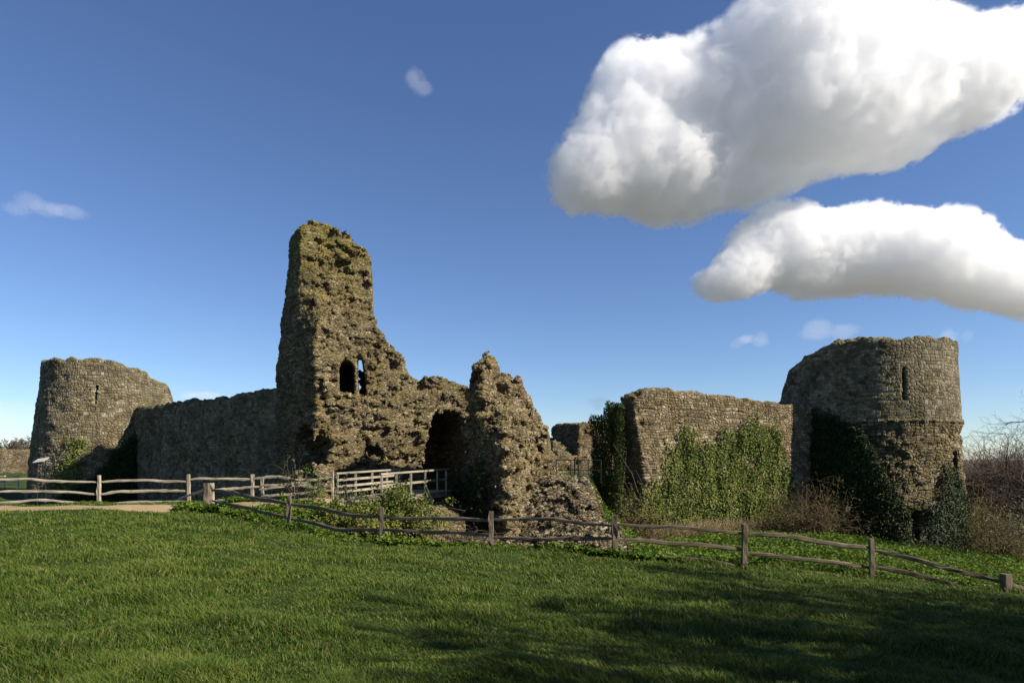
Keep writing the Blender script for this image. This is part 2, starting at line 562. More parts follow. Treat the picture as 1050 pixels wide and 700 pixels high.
def rough(p, d, amp_big, amp_mid, stone, amp_stone, pits=0.0):
    d = d + amp_big * fbm(p * 0.55 + 3.1, 3) + amp_mid * fbm(p * np.array([1.7, 1.7, 2.3], np.float32) + 9.2, 3)
    if amp_stone:
        f1, idv = worley(p / np.array([stone, stone, stone * 0.7], np.float32))
        d = d + amp_stone * (f1 - 0.55) + amp_stone * 0.9 * (idv - 0.5)
    if pits:
        q = vnoise(p * 1.35 + 40.0)
        d = np.where(q > 0.72, d + pits * (q - 0.72) * 4, d)
    return d


def chunks(p, amp, sx=0.75, sz=0.36):
    """angular breakage: slab like pieces standing proud of or missing from the face."""
    q = p + 0.18 * np.stack([fbm(p * 1.3 + 5, 2), fbm(p * 1.3 + 15, 2), 0.4 * fbm(p * 1.3 + 25, 2)], 1)
    _, i1 = worley(q / np.array([sx, sx, sz], np.float32))
    _, i2 = worley(q / np.array([sx * 0.45, sx * 0.45, sz * 0.5], np.float32) + 11.0)
    return amp * (i1 - 0.5) + 0.55 * amp * (i2 - 0.5)


def top_noise(X, Y, amp, sc=1.1, off=0.0):
    n = fbm2(X, Y, sc, 3, off)
    blk = fbm2(np.floor(X / 0.55), np.floor(Y / 0.55), 0.9, 1, off + 3)
    return amp * n + amp * 0.5 * blk


def axis_uv(ox, oy, ax):
    ax = np.array(ax, float) / np.hypot(*ax)
    def f(p):
        u = (p[:, 0] - ox) * ax[0] + (p[:, 1] - oy) * ax[1]
        v = -(p[:, 0] - ox) * ax[1] + (p[:, 1] - oy) * ax[0]
        return np.stack([u + v * 0.93, p[:, 2], v], 1)
    return f


def polar_uv(cx, cy, r):
    return lambda p: np.stack([np.arctan2(p[:, 1] - cy, p[:, 0] - cx) * r, p[:, 2], np.zeros(len(p))], 1)


# ---- left round tower
def left_tower():
    cx, cy = -31.9, 54.0
    root = empty('round_tower', (cx, cy, -3.0), 'round grey stone tower on the left with shadow across its right half', 'castle tower')
    tops = [(30, 374), (45, 372), (100, 374), (124, 376), (129, 380), (150, 384), (153, 388), (170, 391), (174, 396), (178, 408), (190, 410)]
    def base(X, Y, Z):
        r = np.hypot(X - cx, Y - cy)
        rad = 4.45 + 0.11 * np.maximum(0, 7.5 - Z)
        h = prof(tops, 52, cx * 52 / 54, X, Y) + 0.12 + top_noise(X, Y, 0.16, 1.3)
        d = smax(r - rad, Z - h, 0.2)
        d = np.maximum(d, -np.maximum(r - 2.6, 5.8 - Z))          # open, roofless inside
        s = (98 - CX) / F
        px, py = cx + 4.6 * math.sin(R(10)), cy - 4.6 * math.cos(R(10))
        yy = 49.7
        d = np.maximum(d, -obox(X, Y, Z, (PX(98, yy), yy, PZ(404, yy)), (1, 0), (0.10, 1.2, 0.75)))
        yy = 50.7
        d = np.maximum(d, -obox(X, Y, Z, (PX(151.5, yy), yy, PZ(399, yy)), (1, 0.4), (0.20, 1.0, 0.38)))
        return d
    det = lambda p, d: rough(p, d, 0.16, 0.07, 0.42, 0.05, 0.12)
    build_solid('wall', (cx - 7, cy - 7, -3.2), (cx + 7, cy + 7, 9.6), 0.085, base, det, M['tower'], root, suv=polar_uv(cx, cy, 5))


left_tower()


# ---- left curtain wall (in shade)
def curtain_left():
    a, b = np.array([-30.0, 52.4]), np.array([-13.2, 39.6])
    ax = (b - a) / np.linalg.norm(b - a)
    nrm = np.array([-ax[1], ax[0]])
    if nrm[1] < 0: nrm = -nrm
    def base(X, Y, Z):
        u = (X - a[0]) * ax[0] + (Y - a[1]) * ax[1]
        v = (X - a[0]) * nrm[0] + (Y - a[1]) * nrm[1]
        L = np.linalg.norm(b - a)
        h = np.interp(u, [0, 2, 6, 12, 17, 21], [5.45, 5.3, 5.5, 5.55, 5.6, 5.65]) + top_noise(X, Y, 0.27, 2.3, 2.0)
        front = -v - 0.05 * (5 - Z)
        d = np.maximum(np.maximum(front, v - 2.2), np.maximum(-u - 2, u - L - 1.5))
        return smax(d, Z - h, 0.25)
    det = lambda p, d: rough(p, d, 0.14, 0.08, 0.4, 0.05, 0.1)
    o = build_solid('curtain_wall', (-33, 37, -3.6), (-11, 56, 6.5), 0.095, base, det, M['dwall'], origin=(-21.6, 46, -3.4), suv=axis_uv(a[0], a[1], ax))
    tag(o, 'long shaded curtain wall joining the left round tower to the tall gatehouse fragment', 'castle wall', kind='thing')


curtain_left()


# ---- tall gatehouse fragment
TALL = np.array([(-10.6, 37.0), (-13.75, 39.9), (-13.2, 43.2), (-8.6, 45.2), (-6.5, 42.4)])

TALL_TOP = np.array([(-12.0, 38.3), (-13.4, 40.3), (-13.0, 43.2), (-8.6, 45.2), (-6.5, 42.4)])


def tall_ruin():
    tops = [(279, 262), (290, 247), (299, 238), (318, 233), (335, 230), (347, 236), (362, 246), (376, 253), (380.5, 263), (382, 318), (392, 338), (400, 350), (413, 362), (416, 378), (424, 392), (440, 398)]
    def base(X, Y, Z):
        k = np.clip((Z - 8.0) / 4.0, 0, 1)
        p2 = sd_poly(X + 0 * Y, Y + 0 * X, TALL) * (1 - k) + sd_poly(X + 0 * Y, Y + 0 * X, TALL_TOP) * k
        lean = -0.05 * (Z - 2) * 1.0
        h = prof(tops, 39.5, -9.9, X, Y) + top_noise(X, Y, 0.22, 1.2, 4.0)
        d = p2 - 0.1 + np.maximum(0, Z - 5.0) * 0.035
        # the left side leans in
        d = np.maximum(d, (-(X + 13.85 - 0.055 * np.maximum(0, Z - 3))) * 0.75)
        d = smax(d, Z - h, 0.35)
        # slot beside the detached slab on the right
        d = np.maximum(d, -obox(X, Y, Z, (PX(404, 41.0), 41.0, PZ(378, 41)), (-0.3, 1), (1.2, 0.17, 1.0)))
        # holes at the foot
        d = np.maximum(d, -ell(X, Y, Z, (PX(316, 37.8), 37.7, PZ(466, 38.0)), (1.05, 1.8, 1.7)))
        d = np.maximum(d, -ell(X, Y, Z, (PX(381, 40.2), 40.2, PZ(466, 40.2)), (0.42, 1.3, 0.75)))
        d = np.maximum(d, -ell(X, Y, Z, (PX(333, 38.0), 37.8, PZ(410, 38.0)), (0.25, 0.5, 0.25)))
        return d
    def cut(X, Y, Z):
        # window niche, and the gap through to the sky beside it
        yy = 39.5
        nx, nz = PX(354.5, yy), PZ(388, yy)
        c = np.minimum(ell(X + 0.2436 * (Y - yy - 0.2), Y, Z, (nx, yy + 0.2, nz + 0.45), (0.47, 3.4, 0.55)), obox(X, Y, Z, (nx, yy + 0.2, nz - 0.2), (-0.2436, 1), (3.0, 0.46, 0.75)))
        k = PX(370.5, 1.0)
        zz = (Z - EYE) - (HY - 386) / F * Y
        xs = X - k * Y + 0.08 * zz
        g = np.maximum(np.maximum(np.abs(xs) - 0.27 + 0.1 * np.maximum(0, zz), np.abs(zz) - 1.1), 38 - Y)
        return np.minimum(c, g)
    def det(p, d):
        # the right hand side is torn rubble core, the left one still faced
        side = np.clip((p[:, 0] + 12.3 + 0.45 * (p[:, 1] - 38.5)) / 1.6, 0.15, 1)
        a = rough(p, d, 0.0, 0.0, 0.36, 0.06, 0.4) - d
        b = 0.6 * fbm(p * np.array([0.55, 0.55, 0.6], np.float32) + 3.1, 3) + 0.36 * fbm(p * np.array([1.6, 1.6, 2.6], np.float32) + 9.2, 3)
        c = 0.22 * fbm(p * np.array([0.7, 0.7, 2.4], np.float32) + 23.0, 3) + chunks(p, 0.36)
        return d + side * (a + b + c)
    o = build_solid('gatehouse_fragment', (-15.5, 35.3, -3.4), (-4.6, 46.6, 16.0), 0.085, base, det, M['core'], origin=(-10.5, 40.5, -3.2), cut=cut)
    tag(o, 'tallest ruin, a torn tower of rubble with two window openings rising above the footbridge', 'castle ruin', kind='thing')


tall_ruin()


# ---- arch wall with the dark gate passage between the tall fragment and the stump
def arch_wall():
    a, b = np.array([-7.6, 41.2]), np.array([-1.0, 44.6])
    ax = (b - a) / np.linalg.norm(b - a)
    nrm = np.array([-ax[1], ax[0]])
    tops = [(405, 384), (414, 388), (424, 391), (431, 394), (437, 389), (445, 388), (455, 390), (464, 395), (475, 398), (486, 402), (505, 404)]
    def base(X, Y, Z):
        u = (X - a[0]) * ax[0] + (Y - a[1]) * ax[1]
        v = (X - a[0]) * nrm[0] + (Y - a[1]) * nrm[1]
        h = prof(tops, 43.0, -4.3, X, Y) + top_noise(X, Y, 0.16, 1.4, 6.0)
        d = np.maximum(np.maximum(-v, v - 5.5), np.maximum(-u - 1, u - 7.6))
        d = smax(d, Z - h, 0.3)
        k = (460 - CX) / F
        yc = 42.8
        xs = X - (k * yc + (Y - yc) * (nrm[0] / nrm[1]))
        arch = np.minimum(np.maximum(np.abs(xs) - 1.55, Z - 3.6), np.hypot(xs, Z - 3.3) - 1.55)
        return np.maximum(d, -np.maximum(arch, v - 4.3))
    det = lambda p, d: rough(p, d, 0.4, 0.24, 0.36, 0.06, 0.4) + chunks(p, 0.32)
    o = build_solid('gate_arch', (-9.5, 39, -3.3), (2.0, 51.5, 7.5), 0.09, base, det, M['core'], origin=(-4.5, 44, -3.2))
    tag(o, 'low ruined wall with dark gate passage at the far end of the footbridge', 'castle ruin', kind='thing')


arch_wall()


# ---- stump to the right of the passage
STUMP = np.array([(-0.35, 33.2), (-2.3, 38.2), (-1.6, 42.4), (0.9, 43.0), (2.75, 40.6)])

STUMP_TOP = np.array([(-1.5, 34.6), (-2.2, 36.2), (-1.8, 42.4), (0.9, 43.0), (2.75, 40.6)])


def stump():
    tops = [(474, 420), (482, 404), (486, 381), (494, 374), (501, 371), (507, 374), (511, 382), (513, 387), (523, 390), (525, 395), (535, 398), (537, 405), (545, 410), (547, 420), (554, 427), (556, 440), (562, 446), (564, 462), (569, 470), (573, 492), (590, 515)]
    def base(X, Y, Z):
        k = np.clip((Z - 2.6) / 2.2, 0, 1)
        p2 = sd_poly(X + 0 * Y, Y + 0 * X, STUMP) * (1 - k) + sd_poly(X + 0 * Y, Y + 0 * X, STUMP_TOP) * k
        h = np.minimum(prof(tops, 37.0, 0.0, X, Y), 7.3 - 0.95 * np.maximum(0, Y - 37.2)) + top_noise(X, Y, 0.22, 1.4, 8.0)
        d = p2 - 0.15 - 0.10 * np.maximum(0, 2.5 - Z) + 0.12 * np.maximum(0, Z - 2.0) * np.clip(0.5 - 0.1 * (Y - 36), 0, 1)
        d = smax(d, Z - h, 0.3)
        for px, py, dd, r in ((549, 446, 38.1, (0.42, 0.9, 0.45)), (546.5, 452, 37.9, (0.2, 0.7, 0.3)), (553, 470, 38.6, (0.35, 0.8, 0.45)), (556, 486, 38.9, (0.62, 1.1, 0.95))):
            d = np.maximum(d, -ell(X, Y, Z, (PX(px, dd), dd, PZ(py, dd)), r))
        return d
    det = lambda p, d: rough(p, d, 0.5, 0.22, 0.34, 0.06, 0.4) + chunks(p, 0.42)
    o = build_solid('gatehouse_stump', (-4.4, 31.4, -4.2), (4.6, 44.8, 8.2), 0.08, base, det, M['stump'], origin=(0, 38, -4.0))
    tag(o, 'pointed stump of sunlit rubble masonry right of the dark gate passage', 'castle ruin', kind='thing')


stump()


# ---- heap of fallen flint below the terrace
def mound_h(x, y):
    A, B = np.array([0.2, 38.3]), np.array([3.3, 37.6])
    e = B - A
    t = np.clip(((x - A[0]) * e[0] + (y - A[1]) * e[1]) / (e @ e), 0, 1)
    dx = x - A[0] - e[0] * t
    dist = np.hypot(np.where(dx > 0, 2.0, 1.0) * dx, y - A[1] - e[1] * t)
    q = np.maximum(0, dist - 1.6)
    return 0.40 - np.minimum(0.82 * q, 1.9 + 0.42 * (q - 2.3)) + np.clip(dist - 0.7, 0, 1) * (0.42 * fbm2(x, y, 0.55, 3, 11.0) + 0.22 * fbm2(x, y, 1.3, 2, 13.0))


def mound():
    def base(X, Y, Z):
        return (Z - mound_h(X, Y)) * 0.85
    det = lambda p, d: rough(p, d, 0.22, 0.2, 0.42, 0.10, 0.0) + chunks(p, 0.34, 0.6, 0.4)
    o = build_solid('rubble_heap', (-4.4, 28.0, -3.6), (8.6, 40.0, 1.4), 0.08, base, det, M['flint'], origin=(2, 33, -3.2))
    tag(o, 'sloping heap of fallen flint and stone below the sandy terrace', 'rubble heap', kind='thing')


mound()


def fallen_blocks():
    lab = 'loose squared block of fallen stone lying on the rubble heap'
    for i in range(16):
        x = rng.uniform(0.6, 5.6); y = rng.uniform(30.6, 35.0)
        w_, d_, h_ = rng.uniform(0.22, 0.5), rng.uniform(0.2, 0.4), rng.uniform(0.15, 0.3)
        z = float(mound_h(np.array([x]), np.array([y]))[0]) + 0.02
        yaw, tl = rng.uniform(0, 3.1), rng.normal(0, 0.3)
        g = np.linspace(-1, 1, 5)
        pts, quads = [], []
        for ax_ in range(3):
            for sg in (-1, 1):
                b = len(pts)
                for u in g:
                    for v in g:
                        q = [0, 0, 0]
                        q[ax_] = sg; q[(ax_ + 1) % 3] = u; q[(ax_ + 2) % 3] = v
                        pts.append(q)
                for a_ in range(4):
                    for b_ in range(4):
                        k = b + a_ * 5 + b_
                        f = (k, k + 5, k + 6, k + 1)
                        quads.append(f if sg > 0 else f[::-1])
        P = np.array(pts, float)
        P = P / (np.sum(np.abs(P) ** 6, axis=1, keepdims=True) ** (1 / 6))
        P = P * np.array([w_, d_, h_]) * 0.5 * (1 + 0.22 * fbm(P * 1.1 + i * 7.7, 2))[:, None]
        c, s_ = math.cos(tl), math.sin(tl)
        P = P @ np.array([[c, 0, s_], [0, 1, 0], [-s_, 0, c]])
        c, s_ = math.cos(yaw), math.sin(yaw)
        P = P @ np.array([[c, s_, 0], [-s_, c, 0], [0, 0, 1]]) + np.array([x, y, z + h_ * 0.3])
        o = link_mesh('fallen_block', P, np.array(quads), M['flint'])
        tag(o, lab, 'stone block', 'fallen blocks on the rubble heap')


fallen_blocks()


# ---- right curtain wall under ivy
WA, WB = np.array([6.96, 39.0]), np.array([22.5, 46.05])
WAX = (WB - WA) / np.linalg.norm(WB - WA)
WN = np.array([-WAX[1], WAX[0]])                      # towards the bailey


def wall_right():
    def base(X, Y, Z):
        u = (X - WA[0]) * WAX[0] + (Y - WA[1]) * WAX[1]
        v = (X - WA[0]) * WN[0] + (Y - WA[1]) * WN[1]
        h = np.interp(u, [0, 0.6, 1.5, 4, 7, 10, 13, 16, 20], [5.15, 5.55, 5.75, 5.65, 5.45, 5.2, 5.05, 5.1, 5.1])
        h = np.where(v > 1.3, np.minimum(h, np.interp(u, [0, 0.7, 1.4, 3], [4.6, 4.7, 5.3, 5.6])), h) + top_noise(X, Y, 0.13, 1.2, 12.0)
        endu = 0.0 + 0.16 * (4.5 - Z) - 0.09 * np.maximum(0, 1 - Z)
        d = np.maximum(np.maximum(-v - 0.03 * (5 - Z), v - 2.6), np.maximum(endu - u, u - 18.5))
        return smax(d, Z - h, 0.2)
    def det(p, d):
        u = (p[:, 0] - WA[0]) * WAX[0] + (p[:, 1] - WA[1]) * WAX[1]
        s = np.clip(1 - (u - 0.6) / 1.4, 0.12, 1)
        return d + 0.10 * fbm(p * 0.6, 3) + (rough(p, d, 0.25, 0.2, 0.4, 0.12, 0.35) - d) * s
    o = build_solid('curtain_wall', (3.6, 37.2, -4.6), (25, 50.5, 6.8), 0.085, base, det, M['wall'], origin=(14, 43, -4.2), suv=axis_uv(WA[0], WA[1], WAX))
    tag(o, 'sunlit tan curtain wall draped with green ivy beside the right tower', 'castle wall', kind='thing')


wall_right()


# ---- right D shaped tower
def right_tower():
    cx, cy = 24.7, 46.9
    root = empty('round_tower', (cx, cy, -5.0), 'big round tower on the right with smooth stone above broken reddish masonry', 'castle tower')
    bk = WN
    tops = [(785, 425), (797, 411), (801, 405), (803, 392), (806, 386), (809, 374), (816, 368), (826, 360), (838, 357), (848, 353), (860, 350), (880, 350), (905, 352), (940, 352), (965, 351), (985, 350), (1000, 350)]
    def base(X, Y, Z):
        u = (X - cx) * bk[0] + (Y - cy) * bk[1]
        v = -(X - cx) * bk[1] + (Y - cy) * bk[0]
        rad = 4.98 + 0.05 * np.maximum(0, 8.0 - Z)
        uc = np.clip(u, 0, 3.8)
        r = np.where((u > 0) & (u < 3.8), np.abs(v), np.where(u <= 0, np.hypot(u, v), np.maximum(np.abs(v), u - 3.8 + rad)))
        h = prof(tops, 43.5, 0, X, Y) + 0.1 + top_noise(X, Y, 0.26, 1.8, 15.0)
        d = smax(r - rad, Z - h, 0.2)
        d = np.maximum(d, -np.maximum(np.hypot(X - cx, Y - cy) - 2.7, 6.5 - Z))
        for px, py, yy, hw, hh in ((926, 393, 42.0, 0.10, 1.0), (835, 397, 43.6, 0.12, 0.9), (973, 482, 43.4, 0.16, 1.1), (935, 538, 42.0, 0.16, 0.8)):
            d = np.maximum(d, -obox(X, Y, Z, (PX(px, yy), yy, PZ(py, yy)), (1, 0), (hw, 1.1, hh)))
        return d
    def det(p, d):
        low = np.clip((3.7 - p[:, 2]) / 0.5, 0, 1)
        return d + 0.08 * fbm(p * 0.6 + 1.0, 3) + low * (0.1 + 0.22 * fbm(p * np.array([0.9, 0.9, 1.5], np.float32), 3) + 0.12 * fbm(p * np.array([2.2, 2.2, 3.4], np.float32) + 7, 2))
    build_solid('wall', (cx - 10, cy - 6.8, -5.4), (cx + 7, cy + 10.2, 10.6), 0.095, base, det, M['rtower'], root, suv=polar_uv(cx, cy, 5))
    # string course
    th = np.linspace(R(-165), R(25), 90)
    zc = 3.95
    rr = 4.98 + 0.05 * 4.05
    V, Fc = [], []
    for a in th:
        for dr, dz in ((-0.25, -0.1), (0.10, -0.1), (0.13, 0.0), (0.06, 0.1), (-0.25, 0.1)):
            wv = 0.02 * math.sin(a * 37) + 0.015 * math.sin(a * 91)
            V.append((cx + (rr + dr + wv) * math.cos(a), cy + (rr + dr + wv) * math.sin(a), zc + dz + wv))
    for i in range(len(th) - 1):
        for j in range(5):
            Fc.append((i * 5 + j, i * 5 + (j + 1) % 5, (i + 1) * 5 + (j + 1) % 5, (i + 1) * 5 + j))
    V = np.array(V)
    link_mesh('string_course', V, np.array(Fc), M['rtower'], root, smooth=False, attrs={'suv': polar_uv(cx, cy, 5)(V)})


right_tower()


# ---- ruins inside the bailey, and the old outer wall far left
def inner_ruin():
    def base(X, Y, Z):
        d1 = np.maximum(obox(X, Y, Z, (6.3, 59.5, 0), (1, 0.5), (1.9, 2.2, 99)), Z - 4.6 - top_noise(X, Y, 0.18, 1.2, 21.0))
        d2 = np.maximum(obox(X, Y, Z, (4.0, 60.5, 0), (1, -0.2), (1.3, 1.2, 99)), Z - 3.1 - top_noise(X, Y, 0.35, 1.0, 23.0))
        d3 = np.maximum(obox(X, Y, Z, (6.0, 56.0, 0), (1, 0.1), (3.2, 0.7, 99)), Z - 1.75 - top_noise(X, Y, 0.2, 1.0, 25.0) - 0.1 * (X - 6))
        d4 = ell(X, Y, Z, (3.9, 57.5, 1.2), (1.1, 1.0, 1.8))
        return np.minimum(np.minimum(d1, d2), np.minimum(d3, d4))
    det = lambda p, d: rough(p, d, 0.25, 0.15, 0.45, 0.1, 0.1)
    o = build_solid('inner_ruin', (1.5, 53.5, -0.2), (10.5, 64, 5.6), 0.12, base, det, M['stump'], origin=(6, 59, 0.2))
    tag(o, 'small block of ruined masonry seen far off between stump and ivied wall', 'castle ruin', kind='thing')
    def base2(X, Y, Z):
        h = 3.1 + top_noise(X, Y, 0.2, 0.3, 31.0)
        return smax(obox(X, Y, Z, (-90, 108, 0), (1, 0.35), (32, 1.0, 99)), Z - h, 0.2)
    det2 = lambda p, d: d + 0.15 * fbm(p * 0.5, 3)
    o = build_solid('outer_wall', (-124, 94, -2.0), (-56, 122, 4.4), 0.3, base2, det2, M['wall'], origin=(-90, 108, -1.2), suv=axis_uv(-90, 108, (1, 0.35)))
    tag(o, 'low pale boundary wall across the field at the far left', 'boundary wall', kind='thing')


inner_ruin()

# ------------------------------------------------------------------ ground sheet
BARE = [(PX(402, 19.5), 19.5, 0.5), (PX(560, 17.5), 17.5, 0.4), (PX(690, 14.5), 14.5, 0.35), (PX(130, 14.0), 14.0, 0.4)]


def ground():
    def axis(lo, hi, st, far, g=1.22):
        a = list(np.arange(lo, hi + 1e-6, st))
        s, x = st, hi
        up = []
        while x < far:
            s *= g
            x += s
            up.append(x)
        s, x = st, lo
        dn = []
        while x > -far:
            s *= g
            x -= s
            dn.append(x)
        return np.array(dn[::-1] + a + up)
    xs = axis(-42, 40, 0.28, 3000)
    ys = axis(-8, 62, 0.28, 3000)
    XX, YY = np.meshgrid(xs, ys, indexing='ij')
    ZZ = Hn(XX, YY)
    V = np.stack([XX.ravel(), YY.ravel(), ZZ.ravel()], 1)
    n, m = XX.shape
    i = np.arange(n - 1)[:, None] * m + np.arange(m - 1)[None]
    Q = np.stack([i, i + m, i + m + 1, i + 1], -1).reshape(-1, 4)
    b = sd_poly(V[:, 0], V[:, 1], BAILEY)
    bare = np.zeros(len(V))
    for a_, b_, r_ in BARE:
        bare = np.maximum(bare, np.clip(1.4 - np.hypot(V[:, 0] - a_, (V[:, 1] - b_)) / r_, 0, 1))
    soil = np.clip(0.8 - b / 1.0, 0, 1) * (V[:, 0] > -0.5) * (V[:, 0] < 7) * (V[:, 1] < 42.5)
    soil = np.maximum(soil, 0.8 * bare)
    t = NT('turf')
    ob = t.obj()
    n1 = t.noise(ob, 0.35, 4.0)['Fac']
    n2 = t.noise(ob, 3.0, 5.0, 0.65)['Fac']
    n3 = t.noise(ob, 25.0, 4.0, 0.7)['Fac']
    c = t.mix(t.rng(n1, 0.35, 0.65), (0.026, 0.048, 0.007), (0.045, 0.070, 0.011))
    c = t.mix(t.math('MULTIPLY', t.rng(n2, 0.45, 0.75), 0.5), c, (0.018, 0.035, 0.008))
    c = t.mix(t.math('MULTIPLY', t.rng(n3, 0.45, 0.75), 0.5), c, (0.06, 0.06, 0.02))
    c = t.mix(t.math('MULTIPLY', t.attr('soil')['Fac'], 0.95), c, t.mix(n3, (0.26, 0.17, 0.10), (0.36, 0.26, 0.16)))
    far = t.rng(t.vmath('LENGTH', ob), 160.0, 320.0)
    fl = t.n('TexVoronoi', {'Vector': ob, 'Scale': 0.006}, feature='F1')
    fc = t.ramp(t.n('SeparateColor', {0: fl.outputs['Color']}).outputs[0], [(0.1, (0.10, 0.10, 0.07)), (0.4, (0.16, 0.125, 0.09)), (0.7, (0.09, 0.11, 0.06)), (0.95, (0.20, 0.17, 0.12))])
    c = t.mix(far, c, fc)
    bp = t.n('Bump', {'Strength': 0.8, 'Distance': 0.05, 'Height': n3})
    M['turf'] = t.surface(t.principled(c, 0.95, 0.1, bp.outputs[0]))
    o = link_mesh('ground', V, Q, M['turf'], origin=(0, 0, 0), attrs={'soil': soil})
    tag(o, kind='structure')
    # worn sandy path along the fence to the bridge
    c_ = np.array([(-40, 27.5), (-30, 26.6), (-22, 26.0), (-17, 25.9), (-13.3, 26.9), (-10.3, 28.7), (-7.0, 30.6)])
    s = np.concatenate([[0], np.cumsum(np.hypot(*np.diff(c_, axis=0).T))])
    q = np.linspace(0, s[-1], 150)
    px, py = np.interp(q, s, c_[:, 0]), np.interp(q, s, c_[:, 1])
    k = np.ones(9) / 9
    px[4:-4] = np.convolve(px, k, 'valid'); py[4:-4] = np.convolve(py, k, 'valid')
    tx, ty = np.gradient(px), np.gradient(py)
    L = np.hypot(tx, ty); tx /= L; ty /= L
    V, nn = [], 13
    for j in range(nn):
        f = -1 + 2 * j / (nn - 1)
        wd = 1.15 + 0.25 * fbm2(q, np.full_like(q, 3.0 + np.sign(f)), 0.5, 3, 2.0)
        x, y = px - ty * f * wd, py + tx * f * wd
        V.append(np.stack([x, y, Hn(x, y) + 0.035 - 0.05 * abs(f) ** 6], 1))
    V = np.array(V)
    i = np.arange(nn - 1)[:, None] * len(q) + np.arange(len(q) - 1)[None]
    Q = np.stack([i, i + 1, i + len(q) + 1, i + len(q)], -1).reshape(-1, 4)
    t = NT('sandy_path')
    ob = t.obj()
    n3 = t.noise(ob, 14.0, 5.0, 0.7)['Fac']
    n1 = t.noise(ob, 1.2, 4.0)['Fac']
    c = t.mix(n3, (0.22, 0.16, 0.085), (0.36, 0.275, 0.155))
    c = t.mix(t.math('MULTIPLY', t.rng(n1, 0.5, 0.7), 0.5), c, (0.14, 0.12, 0.05))
    bp = t.n('Bump', {'Strength': 0.7, 'Distance': 0.03, 'Height': n3})
    o = link_mesh('path', V.reshape(-1, 3), Q, t.surface(t.principled(c, 0.95, 0.1, bp.outputs[0])), origin=(-20, 27, -0.5))
    tag(o, kind='structure')
    return px, py


PATHX, PATHY = ground()


# ------------------------------------------------------------------ leaf and blade meshes
def frames(dirs):
    up = np.where(np.abs(dirs[:, 2:3]) > 0.9, np.array([[1.0, 0, 0]]), np.array([[0, 0, 1.0]]))
    s = np.cross(dirs, up)
    s /= np.linalg.norm(s, axis=1, keepdims=True) + 1e-9
    return s, np.cross(s, dirs)


def unit(v):
    return v / (np.linalg.norm(v, axis=1, keepdims=True) + 1e-9)


def leaves(name, P, dirs, nrm, size, mat, parent=None, width=0.75, fold=0.25, origin=None):
    """one folded pointed leaf (five vertices, four faces) per point; dirs: along the leaf; nrm: roughly its upper side."""
    n = len(P)
    size = np.broadcast_to(size, (n,))[:, None]
    dirs = unit(dirs)
    s = unit(np.cross(dirs, nrm))
    u = np.cross(s, dirs)
    wv = size * width * 0.5
    v0 = P
    v1 = P + dirs * size * 0.45 + s * wv + u * wv * fold * 2
    v2 = P + dirs * size - u * size * 0.12
    v3 = P + dirs * size * 0.45 - s * wv + u * wv * fold * 2
    v4 = P + dirs * size * 0.5
    V = np.stack([v0, v1, v2, v3, v4], 1).reshape(-1, 3)
    b = np.arange(n)[:, None] * 5
    T = np.concatenate([b + np.array([[0, 4, 1]]), b + np.array([[1, 4, 2]]), b + np.array([[2, 4, 3]]), b + np.array([[3, 4, 0]])])
    r = np.repeat(rng.random(n), 5)
    return link_mesh(name, V, T, mat, parent, origin, False, {'rnd': r})


def tubes(name, PTS, RAD, mat, parent=None, sides=3, origin=None, rnd=None):
    """PTS (n, k, 3), RAD (n, k): n twigs of k rings each, one mesh."""
    n, k, _ = PTS.shape
    d = np.gradient(PTS, axis=1)
    d = d.reshape(-1, 3)
    s, u = frames(unit(d))
    s = s.reshape(n, k, 1, 3); u = u.reshape(n, k, 1, 3)
    a = np.linspace(0, 2 * np.pi, sides, endpoint=False)
    ring = s * np.cos(a)[None, None, :, None] + u * np.sin(a)[None, None, :, None]
    V = PTS[:, :, None] + ring * RAD[:, :, None, None]
    V = V.reshape(-1, 3)
    base = (np.arange(n) * k * sides)[:, None, None]
    r = (np.arange(k - 1) * sides)[None, :, None]
    j = np.arange(sides)[None, None, :]
    j2 = (j + 1) % sides
    Q = np.stack([base + r + j, base + r + j2, base + r + sides + j2, base + r + sides + j], -1).reshape(-1, 4)
    rr = np.repeat(rng.random(n) if rnd is None else rnd, k * sides)
    return link_mesh(name, V, Q, mat, parent, origin, True, {'rnd': rr})


def twig_field(n, start, d0, length, droop=0.0, curl=0.35, k=5, r0=0.012, r1=0.003):
    d = unit(d0)
    P = [start]
    st = (np.broadcast_to(length, (n,)) / (k - 1))[:, None]
    for i in range(k - 1):
        d = unit(d + rng.normal(0, curl, (n, 3)) + np.array([0, 0, -droop]))
        P.append(P[-1] + d * st)
    P = np.stack(P, 1)
    f = np.linspace(0, 1, k)[None]
    return P, np.broadcast_to(r0, (n,))[:, None] * (1 - f) + np.broadcast_to(r1, (n,))[:, None] * f


# ------------------------------------------------------------------ grass
def path_dist(x, y):
    return np.min(np.hypot(x[:, None] - PATHX[None, ::3], y[:, None] - PATHY[None, ::3]), axis=1)


FX = np.array([PX(p, d) for p, _, d in FENCE]); FY = np.array([d for _, _, d in FENCE])


def fence_y(x):
    return np.where(x < FX[0], 60.0, np.interp(x, FX, FY))


